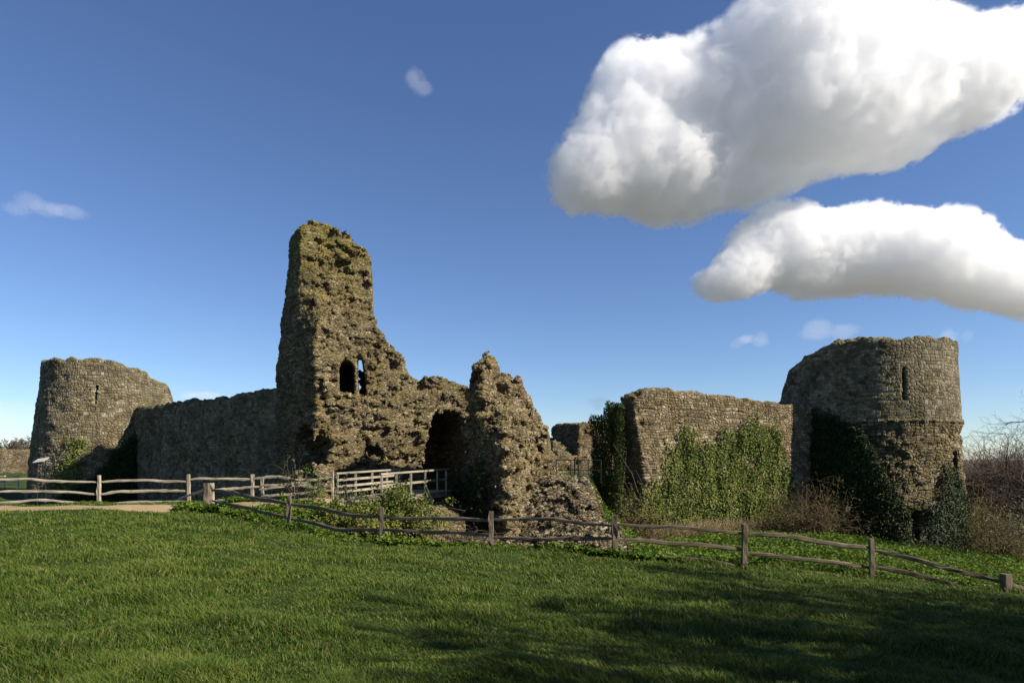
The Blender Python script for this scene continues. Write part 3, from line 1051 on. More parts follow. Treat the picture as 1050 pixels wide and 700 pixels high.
def grass():
    t = NT('grass_blades')
    rnd = t.attr('rnd')['Fac']
    tip = t.attr('tip')['Fac']
    ob = t.obj()
    n1 = t.rng(t.noise(ob, 0.22, 4.0)['Fac'], 0.3, 0.7)
    n2 = t.rng(t.noise(ob, 1.4, 3.0)['Fac'], 0.3, 0.7)
    f = t.math('ADD', t.math('MULTIPLY', rnd, 0.45), t.math('ADD', t.math('MULTIPLY', n1, 0.25), t.math('MULTIPLY', n2, 0.3)))
    c = t.ramp(f, [(0.15, (0.016, 0.042, 0.004)), (0.40, (0.046, 0.083, 0.009)), (0.64, (0.088, 0.128, 0.016)), (0.9, (0.165, 0.18, 0.042))])
    c = t.mix(t.math('MULTIPLY', t.math('MULTIPLY', tip, tip), 0.4), c, (0.17, 0.225, 0.03))
    dry = t.rng(rnd, 0.93, 0.935)
    c = t.mix(dry, c, (0.20, 0.17, 0.07))
    p = t.principled(c, 0.6, 0.2)
    tr = t.n('BsdfTranslucent', {'Color': c})
    M['grass'] = t.surface(t.n('MixShader', {0: 0.3, 1: p.outputs[0], 2: tr.outputs[0]}))
    N = 560000
    # even on the picture: density falls with the square of the distance
    d = 1.0 / rng.uniform(1 / 34.0, 1 / 3.6, N)
    k = rng.uniform(-0.95, 0.95, N)
    x, y = k * d + rng.normal(0, 0.05, N), d
    # extra blades beyond the first few metres, where depth is foreshortened
    N2 = 240000
    d2 = rng.uniform(9, 33, N2)
    x = np.concatenate([x, rng.uniform(-0.95, 0.9, N2) * d2]); y = np.concatenate([y, d2])
    fy = fence_y(x)
    keep = ((y < fy + 1.0) | ((x > 3) & (y < 33) & (mound_h(x, y) < Hn(x, y)))) & (path_dist(x, y) > 1.0 + 0.25 * rng.random(len(x))) & (y < 33)
    tuft = fbm2(x, y, 1.6, 3, 3.0)
    for a_, b_, r_ in BARE:
        keep &= np.hypot(x - a_, y - b_) > r_ * rng.uniform(0.3, 1.2, len(x))
    keep &= rng.random(len(x)) < np.maximum(0.62, 0.75 + 0.7 * tuft)
    x, y, tuft = x[keep], y[keep], tuft[keep]
    n = len(x)
    z = Hn(x, y) - 0.01
    mid = fbm2(x, y, 0.35, 3, 8.0)
    hgt = (0.085 + 0.12 * np.clip(tuft, -1, 1) + 0.05 * mid) * rng.uniform(0.5, 1.45, n)
    # longer grass that the mower leaves under the fence
    near = np.clip(1 - np.abs(y - fence_y(x) + 0.1) / 0.55, 0, 1)
    hgt = np.clip(hgt * 0.85, 0.04, 0.28) * (1 + 1.2 * near)
    wd = np.clip(0.0013 * y, 0.0045, 0.03) * rng.uniform(0.7, 1.3, n)
    yaw = rng.uniform(0, 2 * np.pi, n)
    ln = rng.uniform(0.25, 1.1, n)
    windx = 0.35 * fbm2(x, y, 0.8, 2, 14.0)
    lean = np.stack([np.cos(yaw) * ln + windx - 0.15, np.sin(yaw) * ln, np.zeros(n)], 1)
    a2 = yaw + np.pi / 2 + rng.normal(0, 0.7, n)
    side = np.stack([np.cos(a2), np.sin(a2), np.zeros(n)], 1) * wd[:, None] * 0.5
    P = np.stack([x, y, z], 1)
    up = np.array([0, 0, 1.0])
    h = hgt[:, None]
    m1 = P + up * h * 0.55 + lean * h * 0.28
    tp = P + up * h * 0.9 + lean * h * 0.95
    V = np.stack([P - side, P + side, m1 + side * 0.8, m1 - side * 0.8, tp], 1).reshape(-1, 3)
    b = np.arange(n)[:, None] * 5
    Q = b + np.array([[0, 1, 2, 3]])
    T = b + np.array([[3, 2, 4]])
    o = link_mesh('grass', V, [Q, T], M['grass'], None, (0, 0, 0), False,
                  {'rnd': np.repeat(rng.random(n), 5), 'tip': np.tile([0, 0, 0.5, 0.5, 1.0], n)})
    tag(o, 'short bright green meadow grass in the foreground', 'grass', kind='stuff')


grass()



# ------------------------------------------------------------------ split oak fences
M['oak'] = wood_mat('weathered_oak', (0.33, 0.275, 0.195), (0.45, 0.385, 0.285), (0.11, 0.09, 0.06))
M['oak_shaded'] = wood_mat('shaded_oak', (0.12, 0.092, 0.062), (0.19, 0.15, 0.105), (0.04, 0.03, 0.022))  # darker copy of the oak, the unlit faces' shade put into its colour
M['sawn'] = wood_mat('weathered_sawn_timber', (0.27, 0.235, 0.175), (0.37, 0.325, 0.25), (0.10, 0.085, 0.06))


def W(px, py, d):
    return np.array([PX(px, d), d, PZ(py, d)])


def bar(name, pts, w, h, mat, parent, wob=0.012, taper=0.7, sides=8, nseg=14, flat=0.35):
    """split rail or post: a bar of uneven cross section along a polyline."""
    pts = np.array(pts, float)
    s = np.concatenate([[0], np.cumsum(np.linalg.norm(np.diff(pts, axis=0), axis=1))])
    q = np.linspace(0, s[-1], nseg)
    C = np.stack([np.interp(q, s, pts[:, i]) for i in range(3)], 1)
    if len(pts) > 2:
        C[1:-1] = (C[:-2] + 2 * C[1:-1] + C[2:]) / 4
    d = unit(np.gradient(C, axis=0))
    vertical = abs(d[:, 2].mean()) > 0.8
    side = np.cross(d, np.array([[0, 1.0, 0.0]]) if vertical else np.array([[0, 0, 1.0]]))
    side = unit(side)
    up = np.cross(side, d)
    off = rng.uniform(0, 100, 3)
    C = C + side * (wob * 1.6 * fbm(np.stack([q * 1.2, q * 0 + off[0], q * 0], 1), 4))[:, None] + up * (wob * 1.6 * fbm(np.stack([q * 1.2, q * 0 + off[1], q * 0], 1), 4))[:, None]
    a = np.linspace(0, 2 * np.pi, sides, endpoint=False) + np.pi / sides
    e = 1 - flat
    ca = np.sign(np.cos(a)) * np.abs(np.cos(a)) ** e
    sa = np.sign(np.sin(a)) * np.abs(np.sin(a)) ** e
    V, G = [], []
    for i in range(nseg):
        f = i / (nseg - 1)
        tp = 1 - (1 - taper) * (abs(2 * f - 1) ** 4) if not vertical else 1.0
        jit = 1 + 0.15 * rng.normal(0, 1, sides) * (wob > 0.005)
        V.append(C[i] + side[i] * (ca * jit * w / 2 * tp)[:, None] + up[i] * (sa * jit * h / 2 * tp)[:, None])
        G.append(np.stack([np.full(sides, q[i] + off[2]), ca * w / 2, sa * h / 2], 1))
    V = np.concatenate(V); G = np.concatenate(G)
    i = np.arange(nseg - 1)[:, None] * sides
    j = np.arange(sides)[None]
    Q = np.stack([i + j, i + sides + j, i + sides + (j + 1) % sides, i + (j + 1) % sides], -1).reshape(-1, 4)
    caps = [np.arange(sides)[None], (np.arange(sides) + (nseg - 1) * sides)[None, ::-1]]
    o = link_mesh(name, V, [Q] + caps, mat, parent, None if parent is not None else C[0], False, {'grain': G})
    o.data.update()
    return o


def post(px, top, base, d, w, mat, parent, wpx=None):
    zt, zb = PZ(top, d), PZ(base, d)
    x = PX(px, d)
    zb = min(zb, float(Hn(np.array([x]), np.array([d]))[0])) - 0.3
    lean = rng.normal(0, 0.012, 2)
    return bar('post', [(x + lean[0], d + lean[1], zb), (x, d, zt)], w, w * rng.uniform(0.85, 1.05), mat, parent, wob=0.008, nseg=8, flat=0.7)


def fence_front():
    root = empty('rail_fence', (PX(503, 20.4), 20.4, PZ(564, 20.4)), 'weathered split rail fence crossing the meadow, shade put into its wood colour', 'fence')
    dep = {p: d for p, _, d in FENCE}
    D = lambda px: float(np.interp(px, [p for p, _, _ in FENCE], [d for _, _, d in FENCE]))
    for px, top, base in ((296.5, 508, 546), (391.5, 520, 562), (503.5, 524, 565), (630, 528, 575), (763.5, 537, 582), (893.5, 552, 593), (1031.5, 588, 612)):
        post(px, top, base, D(px), (0.14 if px < 1000 else 0.2) * rng.uniform(0.95, 1.1), M['oak_shaded'], root)
    rails = [
        [(217, 502), (240, 506), (268, 512), (296, 516.5)], [(217, 514), (250, 519.5), (280, 527), (296, 530)],
        [(297, 516.5), (320, 519.5), (345, 524.5), (372, 529), (391, 529.5)], [(297, 531), (318, 535), (345, 543), (370, 543.5), (391, 544)], [(300, 547.5), (330, 552), (360, 556), (388, 557)],
        [(392, 530), (430, 531), (470, 531), (503, 533.5)], [(392, 543.5), (430, 545), (475, 546), (503, 549)], [(425, 557.5), (455, 561), (488, 563.5), (503, 564)],
        [(504, 533), (535, 532), (568, 532), (600, 536), (630, 539)], [(504, 550), (530, 551.5), (560, 551.5), (600, 552.5), (630, 552)],
        [(631, 537), (665, 539), (715, 542), (763, 546)], [(631, 553), (665, 555), (715, 558), (763, 563)], [(672, 571), (706, 572), (735, 576.5), (756, 580)],
        [(764, 547), (797, 548), (835, 554), (893, 562.5)], [(764, 565), (800, 570), (840, 574), (893, 581)],
        [(894, 563), (940, 573), (985, 586), (1031, 598)], [(894, 580.5), (930, 586), (968, 597), (985, 602)],
        [(1032, 598), (1058, 606), (1090, 616)],
    ]
    for r in rails:
        bar('rail', [W(p, q, D(p) + (0.0 if k else 0.0)) for k, (p, q) in enumerate(r)], rng.uniform(0.05, 0.07), rng.uniform(0.10, 0.135), M['oak_shaded'], root, wob=0.03, taper=0.6, nseg=18)
    # the two heavy posts at the corner
    g = empty('gate_posts', (PX(214, 27.2), 27.2, PZ(524, 27.2)), 'pair of stout square posts side by side at the left fence corner', 'gate post')
    post(212, 495, 524, 27.4, 0.2, M['oak_shaded'], g)  # shaded copy of the wood; the post beside it has the lit one
    post(217.6, 495, 524, 27.0, 0.15, M['oak'], g)


fence_front()


def fence_left():
    root = empty('rail_fence', (PX(101, 30), 30, PZ(517, 30)), 'pale sunlit split rail fence beside the sandy path', 'fence')
    xs, ds = [-150, -30, 0, 101, 193, 258, 300, 341], [28.5, 29.2, 29.5, 30, 30.5, 31, 31, 31]
    D = lambda px: float(np.interp(px, xs, ds))
    for px, top, base in ((-14, 486, 517), (-140, 485, 517), (101.5, 487, 517), (193.5, 486, 512), (259, 486, 510), (269, 491, 506), (341, 483, 503)):
        post(px, top, base, D(px) + (0.5 if px == 269 else 0), 0.13 if px < 300 else 0.1, M['oak'], root)
    rails = [
        [(-140, 491), (-70, 490), (-14, 491)], [(-140, 504), (-70, 503), (-14, 503.5)],
        [(-14, 491), (20, 491), (60, 493), (101, 494.5)], [(-14, 503.5), (40, 503.5), (75, 504.5), (98, 506.5)], [(-14, 515.5), (15, 514.5), (48, 512), (75, 515), (98, 517)],
        [(102, 494), (120, 493), (150, 492.5), (193, 493.5)], [(102, 506.5), (125, 504), (150, 503), (193, 503.5)], [(100, 517.5), (130, 515), (165, 514.5), (193, 514)],
        [(194, 492.5), (203, 490.5), (230, 491), (259, 491.5)], [(259.5, 491), (275, 489), (288, 488.8), (303, 491.5)], [(221, 502), (240, 500.5), (266, 499)], [(268, 497.5), (290, 496.5), (316, 494.8)],
        [(220, 513), (235, 512), (250, 510)], [(268, 508.3), (285, 507.5), (310, 506.5)], [(266, 502), (290, 499), (318, 497)],
        [(302, 491.5), (322, 492), (341, 489.5)], [(303, 497), (322, 499.5), (341, 496.5)], [(300, 507), (320, 504), (341, 502.5)],
    ]
    for r in rails:
        back = 0.25 if r[0][0] in (302, 303, 300) else 0
        bar('rail', [W(p, q, D(p) + back) for p, q in r], rng.uniform(0.05, 0.065), rng.uniform(0.10, 0.13), M['oak'], root, wob=0.03, taper=0.6, nseg=16)
    bar('brace', [W(182.5, 511.5, 29.2), W(195, 507, 28.6), W(210, 501.8, 27.8)], 0.06, 0.1, M['oak'], root, wob=0.01)


fence_left()


# ------------------------------------------------------------------ footbridge
def footbridge():
    A, B = np.array([-6.4, 29.4]), np.array([-3.35, 37.4])
    e = B - A
    nrm = np.array([-e[1], e[0]]) / np.linalg.norm(e)                       # to the left
    wd = 2.35
    root = empty('footbridge', (A[0] - 1, A[1], -0.6), 'wooden footbridge with pale handrails leading to the dark gate passage', 'footbridge')
    zd = lambda t: -0.28 + 0.16 * t
    def at(t, side, z):
        p = A + e * t + nrm * side
        return np.array([p[0], p[1], zd(t) + z])
    # deck boards
    n = 46
    V, Q, G = [], [], []
    for i in range(n):
        t0, t1 = i / n, (i + 0.93) / n
        b = len(V)
        jz = rng.normal(0, 0.004)
        ov = rng.normal(0, 0.015)
        for t in (t0, t1):
            for sd_, z in ((-0.06 + ov, 0), (wd + 0.06 + ov, 0), (wd + 0.06 + ov, -0.045), (-0.06 + ov, -0.045)):
                V.append(at(t, sd_, z + jz)); G.append((sd_ + i * 3.3, t * 8, z))
        for k in range(4):
            Q.append((b + k, b + (k + 1) % 4, b + 4 + (k + 1) % 4, b + 4 + k))
        Q.append((b + 3, b + 2, b + 1, b)); Q.append((b + 4, b + 5, b + 6, b + 7))
    link_mesh('deck', np.array(V), np.array(Q), M['sawn'], root, smooth=False, attrs={'grain': np.array(G)})
    for sd_ in (0.03, wd - 0.03):
        bar('beam', [at(-0.02, sd_, -0.18), at(1.0, sd_, -0.18)], 0.09, 0.24, M['sawn'], root, wob=0.002, taper=1, sides=4, flat=0.9)
    k = lambda px: (px - CX) / F
    def tn(px, side):
        p0 = A + nrm * side
        return (p0[0] - k(px) * p0[1]) / (k(px) * e[1] - e[0])
    near = [tn(p, 0) for p in (391, 406, 421, 435.6, 448, 457)]
    far = [tn(p, wd) for p in (346.5, 365, 382, 397, 409)]
    for ts, sd_, hs in ((near, -0.02, (1.12, 0.62)), (far, wd + 0.02, (1.13, 0.86, 0.56, 0.3))):
        for t in ts:
            bar('post', [at(t, sd_, -0.28), at(t, sd_, 1.10)], 0.095, 0.095, M['sawn'], root, wob=0.002, sides=4, nseg=4, flat=0.9)
        for kk, z in enumerate(hs):
            ax = 0.06 if sd_ < 0.5 else -0.06
            bar('handrail' if kk == 0 else 'rail', [at(ts[0] - 0.015, sd_ + (ax if kk else 0), z + (0.04 if kk == 0 else 0)), at(min(ts[-1] + 0.03, 1.05), sd_ + (ax if kk else 0), z + (0.04 if kk == 0 else 0))],
                0.12 if kk == 0 else 0.05, 0.085 if kk == 0 else 0.11, M['sawn'], root, wob=0.003, taper=1, sides=4, flat=0.9)
    t = near[3]
    bar('brace', [at(t, -0.42, -0.3), at(t, -0.07, 0.42)], 0.07, 0.07, M['sawn'], root, wob=0.002, taper=1, sides=4, nseg=4, flat=0.9)
    bar('joist', [at(t, -0.48, -0.36), at(t, wd + 0.4, -0.36)], 0.1, 0.13, M['sawn'], root, wob=0.002, taper=1, sides=4, nseg=4, flat=0.9)
    # masonry pier carrying it
    def base(X, Y, Z):
        d = sd_poly(X + 0 * Y, Y + 0 * X, np.array([(-4.3, 32.1), (-5.4, 34.2), (-3.6, 35.2), (-2.6, 33.4)])) - 0.1 - 0.15 * np.maximum(0, -Z - 1.0)
        return smax(d, Z + 0.72 + 0.55 * np.maximum(0, X + 3.6) + top_noise(X, Y, 0.15, 1.4, 41), 0.3)
    o = build_solid('masonry_pier', (-6.6, 30.9, -4.0), (-1.4, 36.6, 0.0), 0.085, base, lambda p, d: rough(p, d, 0.25, 0.2, 0.34, 0.15, 0.2), M['stump'], origin=(-4, 33.6, -3.6))
    tag(o, 'broken stone pier under the end of the footbridge', 'masonry pier', kind='thing')


footbridge()


# ------------------------------------------------------------------ iron railings, sign board, field gate
M['iron'] = plain_mat('dark_painted_iron', (0.02, 0.02, 0.02), 0.5, 0.3)
M['board'] = plain_mat('pale_sign_panel', (0.42, 0.41, 0.37), 0.4, 0.0, 0.15)
M['gatewood'] = plain_mat('pale_gate_timber', (0.42, 0.42, 0.34), 0.8)


def rod(name, pts, r, mat, parent):
    pts = np.array(pts, float)
    return tubes(name, pts[None], np.full((1, len(pts)), r), mat, parent, sides=6, rnd=np.array([0.5]))


def railing(pts, posts, z, h, r, label, midz, thick=None):
    pts = np.array(pts, float)
    root = empty('iron_railing', (pts[0][0], pts[0][1], z), label, 'railing')
    s = np.concatenate([[0], np.cumsum(np.hypot(*np.diff(pts, axis=0).T))])
    at = lambda q: (float(np.interp(q, s, pts[:, 0])), float(np.interp(q, s, pts[:, 1])))
    for q in posts:
        x, y = at(q * s[-1])
        rod('post', [(x, y, z - 0.25), (x, y, z + h)], (thick or r) if q in (posts[2:4]) else r, M['iron'], root)
    for zz in midz:
        rod('rail', [(x, y, z + zz) for x, y in pts], r * 0.9, M['iron'], root)


railing([(1.0, 36.3), (1.55, 36.0), (2.35, 36.4)], [0.0, 0.33, 0.66, 1.0], 0.42, 1.15, 0.014, 'thin iron railing at the edge of the sandy terrace', (1.12, 0.6, 0.12))
railing([(2.5, 38.6), (3.45, 38.3), (5.0, 38.4)], [0.0, 0.33, 0.42, 0.5, 0.72, 1.0], 0.45, 1.1, 0.028, 'black iron railing with gate between stump and ivied wall', (1.06, 0.5), 0.05)


def sign_board():
    d = 44.0
    root = empty('sign_board', (PX(42, d), d, -1.9), 'small pale tilted information panel on posts before the left tower', 'sign')
    x, z = PX(42, d), PZ(471.5, d)
    V = []
    for dx in (-0.36, 0.36):
        for dy, dz in ((-0.26, -0.13), (0.26, 0.10), (0.26, 0.14), (-0.26, -0.09)):
            V.append((x + dx, d + dy, z + dz + dx * 0.14))
    Q = [(0, 1, 2, 3), (7, 6, 5, 4), (0, 4, 5, 1), (1, 5, 6, 2), (2, 6, 7, 3), (3, 7, 4, 0)]
    link_mesh('panel', np.array(V), np.array(Q), M['board'], root, smooth=False)
    for dx in (-0.26, 0.28):
        rod('leg', [(x + dx, d + 0.02, -2.2), (x + dx, d + 0.02, z + dx * 0.14)], 0.035, M['iron'], root)


sign_board()


def field_gate():
    d = 62.0
    x0, x1 = PX(-9, d), PX(19, d)
    z0 = float(Hn(np.array([x0]), np.array([d]))[0])
    root = empty('field_gate', ((x0 + x1) / 2, d, z0), 'pale barred field gate far off on the grass left of the round tower', 'gate')
    for x in (x0, (x0 + x1) / 2, x1):
        rod('post', [(x, d, z0 - 0.3), (x, d, z0 + 1.15)], 0.06, M['gatewood'], root)
    for z in (0.3, 0.55, 0.8, 1.05):
        rod('bar', [(x0, d, z0 + z), (x1, d, z0 + z)], 0.04, M['gatewood'], root)
    rod('brace', [(x0, d - 0.05, z0 + 0.25), (x1, d - 0.05, z0 + 1.05)], 0.035, M['gatewood'], root)


field_gate()

# ------------------------------------------------------------------ ivy
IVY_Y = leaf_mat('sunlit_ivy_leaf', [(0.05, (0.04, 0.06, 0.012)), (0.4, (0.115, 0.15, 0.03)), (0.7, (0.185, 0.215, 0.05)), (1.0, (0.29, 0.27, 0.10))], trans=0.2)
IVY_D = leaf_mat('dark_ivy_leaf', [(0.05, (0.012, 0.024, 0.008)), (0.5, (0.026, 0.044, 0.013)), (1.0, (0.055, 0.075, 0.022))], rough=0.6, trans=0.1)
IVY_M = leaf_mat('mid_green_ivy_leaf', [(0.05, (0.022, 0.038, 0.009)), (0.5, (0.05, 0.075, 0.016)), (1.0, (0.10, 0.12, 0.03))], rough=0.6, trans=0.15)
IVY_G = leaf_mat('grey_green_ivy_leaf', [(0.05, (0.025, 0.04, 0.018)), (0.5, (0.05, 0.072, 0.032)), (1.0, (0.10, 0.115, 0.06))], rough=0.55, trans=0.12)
HERB = leaf_mat('lush_weed_leaf', [(0.05, (0.032, 0.066, 0.008)), (0.5, (0.085, 0.145, 0.014)), (1.0, (0.17, 0.22, 0.03))], trans=0.3)
BRAM = leaf_mat('bramble_leaf', [(0.05, (0.04, 0.065, 0.012)), (0.45, (0.11, 0.14, 0.024)), (0.75, (0.17, 0.175, 0.04)), (1.0, (0.25, 0.20, 0.08))], trans=0.2)
OLIVE = leaf_mat('olive_shrub_leaf', [(0.05, (0.05, 0.055, 0.014)), (0.5, (0.09, 0.085, 0.022)), (1.0, (0.14, 0.12, 0.04))], trans=0.2)
BLOS = leaf_mat('white_blossom', [(0.1, (0.45, 0.45, 0.4)), (1.0, (0.7, 0.7, 0.64))], trans=0.3)
TWIG = bark_mat('grey_brown_twigs', (0.07, 0.05, 0.038), (0.16, 0.12, 0.09))
TWIG_R = bark_mat('reddish_twigs', (0.085, 0.055, 0.036), (0.17, 0.12, 0.08))
TWIG_Y = bark_mat('yellowish_twigs', (0.13, 0.10, 0.04), (0.24, 0.19, 0.085))
DRY = bark_mat('dry_grass_stalks', (0.24, 0.18, 0.09), (0.40, 0.32, 0.19))


def ivy_sheet(label, frame, N, inside, bulge, size, mat, stems=40, group=None):
    """frame: (origin, axis along the wall, outward normal); inside(u, z, rnd) -> bool; bulge(u, z) -> thickness."""
    o3, ax, nn = frame
    ax = np.array([ax[0], ax[1], 0.0]); nn = np.array([nn[0], nn[1], 0.0])
    (u0, u1), (z0, z1) = inside.box
    u = rng.uniform(u0, u1, N); z = rng.uniform(z0, z1, N)
    k = inside(u, z)
    u, z = u[k], z[k]
    n = len(u)
    th = bulge(u, z)
    v = th * rng.random(n) ** 0.45 + 0.03
    P = np.array(o3)[None] + ax * u[:, None] + nn * v[:, None] + np.array([0, 0, 1.0]) * z[:, None]
    dr = nn * rng.uniform(0.2, 1.0, n)[:, None] + ax * rng.normal(0, 0.75, n)[:, None] + np.array([0, 0, 1.0]) * rng.normal(-0.35, 0.65, n)[:, None]
    nm = nn * 0.8 + rng.normal(0, 0.45, (n, 3)) + np.array([0, 0, 0.55])
    root = empty('ivy', (o3[0] + ax[0] * (u0 + u1) / 2, o3[1] + ax[1] * (u0 + u1) / 2, z0 + o3[2]), label, 'ivy', group)
    leaves('foliage', P, dr, nm, size * rng.uniform(0.6, 1.4, n), mat, root)
    if stems:
        us = rng.uniform(u0 + 0.1 * (u1 - u0), u1 - 0.1 * (u1 - u0), stems)
        st = np.array(o3)[None] + ax * us[:, None] + nn * 0.06 + np.array([0, 0, 1.0]) * z0
        d0 = np.tile(np.array([0, 0, 1.0]), (stems, 1)) + ax * rng.normal(0, 0.25, stems)[:, None]
        PT, RD = twig_field(stems, st, d0, (z1 - z0) * rng.uniform(0.5, 0.95, stems), 0, 0.12, 7, 0.03, 0.008)
        q = (PT - np.array(o3)) @ nn
        PT = PT - nn * (q - 0.07)[..., None]
        tubes('stem', PT, RD, TWIG, root)
    return root


class Region:
    def __init__(self, box, fn):
        self.box = box
        self.fn = fn

    def __call__(self, u, z):
        return self.fn(u, z)


# on the sunlit curtain wall
def ivy_wall_fn(u, z):
    px = CX + F * (WA[0] + WAX[0] * u) / (WA[1] + WAX[1] * u)
    dd = WA[1] + WAX[1] * u
    py = HY - (z - EYE) / dd * F
    top = np.interp(px, [664, 678, 690, 702, 716, 730, 742, 752, 766, 784, 796, 806, 813], [500, 462, 452, 436, 448, 446, 434, 442, 428, 426, 436, 462, 500])
    nz = fbm2(px, py, 0.09, 3, 50.0) * 14 + fbm2(px, py * 0.25, 0.25, 2, 53.0) * 9
    m = py - top + nz
    p = np.clip(m / 30 + 0.15, 0, 1)
    gap = fbm2(px, py * 0.4, 0.12, 3, 57.0)
    p = np.where(gap > 0.42, p * 0.35, p) * np.where(py > 532, 0.5, 1)
    return rng.random(len(u)) < p


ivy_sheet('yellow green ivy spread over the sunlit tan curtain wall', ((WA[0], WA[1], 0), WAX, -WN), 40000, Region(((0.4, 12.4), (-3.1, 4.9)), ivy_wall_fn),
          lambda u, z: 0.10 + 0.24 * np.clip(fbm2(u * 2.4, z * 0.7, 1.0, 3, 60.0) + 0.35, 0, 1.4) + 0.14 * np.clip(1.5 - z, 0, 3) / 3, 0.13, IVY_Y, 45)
# on the broken wall end, dark
ivy_sheet('green ivy covering the shaded broken end of the curtain wall', ((WA[0] - 0.45, WA[1] + 0.1, 0), (WN[0], WN[1]), (-WAX[0], -WAX[1])), 15000,
          Region(((-0.2, 3.0), (-1.4, 4.9)), lambda u, z: rng.random(len(u)) < np.clip(0.95 - 0.5 * np.clip(0.9 - u, 0, 1) * (z > 0.5) + 0.5 * fbm2(u, z, 1.0, 3, 70.0) - 0.6 * np.clip(-z, 0, 1), 0, 1) * (z < 4.1 + 0.5 * fbm2(u, z * 0, 1.5, 2, 72.0) + 0.9 * (u < 1.4))),
          lambda u, z: 0.35 + 0.4 * np.clip(fbm2(u, z, 0.9, 3, 71.0) + 0.5, 0, 1.4) * (u > 0.7), 0.12, IVY_M, 12)
# on the shaded side of the stump
SA = np.array([-0.75, 33.3]); SB = np.array([-2.75, 38.2]); sax = (SB - SA) / np.linalg.norm(SB - SA)
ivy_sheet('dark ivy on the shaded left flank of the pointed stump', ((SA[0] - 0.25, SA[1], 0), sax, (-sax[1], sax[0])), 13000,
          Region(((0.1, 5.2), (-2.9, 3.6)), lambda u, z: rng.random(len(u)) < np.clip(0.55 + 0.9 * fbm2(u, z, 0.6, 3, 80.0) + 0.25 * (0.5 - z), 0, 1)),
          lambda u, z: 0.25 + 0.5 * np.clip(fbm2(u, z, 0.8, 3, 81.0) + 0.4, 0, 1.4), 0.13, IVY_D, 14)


def ivy_on_tower(label, cx, cy, rad, a0, a1, z0, z1, N, dens, bulge, size, mat, stems):
    th = rng.uniform(R(a0), R(a1), N)
    z = rng.uniform(z0, z1, N)
    k = rng.random(N) < dens(np.degrees(th), z)
    th, z = th[k], z[k]
    n = len(th)
    r = rad(z) + bulge(np.degrees(th), z) * rng.random(n) ** 0.45
    nn = np.stack([np.cos(th), np.sin(th), 0 * th], 1)
    ax = np.stack([-np.sin(th), np.cos(th), 0 * th], 1)
    P = np.stack([cx + r * nn[:, 0], cy + r * nn[:, 1], z], 1)
    dr = nn * rng.uniform(0.2, 1, n)[:, None] + ax * rng.normal(0, 0.75, n)[:, None] + np.array([0, 0, 1.0]) * rng.normal(-0.3, 0.65, n)[:, None]
    nm = nn * 0.8 + rng.normal(0, 0.45, (n, 3)) + np.array([0, 0, 0.55])
    am = R((a0 + a1) / 2)
    root = empty('ivy', (cx + rad(z0) * math.cos(am), cy + rad(z0) * math.sin(am), z0), label, 'ivy')
    leaves('foliage', P, dr, nm, size * rng.uniform(0.6, 1.4, n), mat, root)
    if stems:
        a = rng.uniform(R(a0 + 4), R(a1 - 4), stems)
        zz = np.linspace(z0, z1, 8)[None]
        h = rng.uniform(0.4, 0.85, (stems, 1))
        zz = z0 + (zz - z0) * h
        aa = a[:, None] + np.cumsum(rng.normal(0, 0.02, (stems, 8)), axis=1)
        rr = rad(zz) + 0.08
        PT = np.stack([cx + rr * np.cos(aa), cy + rr * np.sin(aa), zz], -1)
        tubes('stem', PT, np.broadcast_to(np.linspace(0.04, 0.01, 8)[None], (stems, 8)), TWIG, root)
    return root


trad = lambda z: 4.98 + 0.05 * np.maximum(0, 8.0 - z)
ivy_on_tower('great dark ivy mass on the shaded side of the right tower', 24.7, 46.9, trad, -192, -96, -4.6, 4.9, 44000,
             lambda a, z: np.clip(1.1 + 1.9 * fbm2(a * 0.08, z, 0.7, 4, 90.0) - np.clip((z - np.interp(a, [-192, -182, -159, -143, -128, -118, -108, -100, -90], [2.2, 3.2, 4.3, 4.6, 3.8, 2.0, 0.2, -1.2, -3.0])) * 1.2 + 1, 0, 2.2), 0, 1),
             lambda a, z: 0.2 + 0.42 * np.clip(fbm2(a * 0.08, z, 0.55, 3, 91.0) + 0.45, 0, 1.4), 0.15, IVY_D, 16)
ivy_on_tower('grey green ivy clump at the sunlit foot of the right tower', 24.7, 46.9, trad, -92, -38, -5.2, 2.2, 16000,
             lambda a, z: np.clip(0.85 + 1.3 * fbm2(a * 0.08, z, 0.8, 3, 95.0) - np.clip((z - np.interp(a, [-92, -84, -76, -68, -58, -48, -38], [-3.0, -1.3, 0.0, 1.3, 0.9, -0.6, -2.2])) * 1.4 + 1, 0, 2.2), 0, 1),
             lambda a, z: 0.15 + 0.35 * np.clip(fbm2(a * 0.08, z, 0.7, 3, 96.0) + 0.45, 0, 1.4), 0.13, IVY_G, 10)
lrad = lambda z: 4.5 + 0.11 * np.maximum(0, 7.5 - z)
ivy_on_tower('bright patch of ivy low on the left round tower', -31.9, 54.0, lrad, -108, -68, -0.6, 3.0, 4200,
             lambda a, z: np.clip(0.8 + 0.9 * fbm2(a * 0.08, z, 0.9, 3, 99.0) - np.abs((a + 89 - z * 3) / 12) ** 2 - 0.25 * np.clip(z - 1.0, 0, 3), 0, 1),
             lambda a, z: 0.15 + 0.15 * rng.random(len(z)), 0.13, IVY_Y, 6)


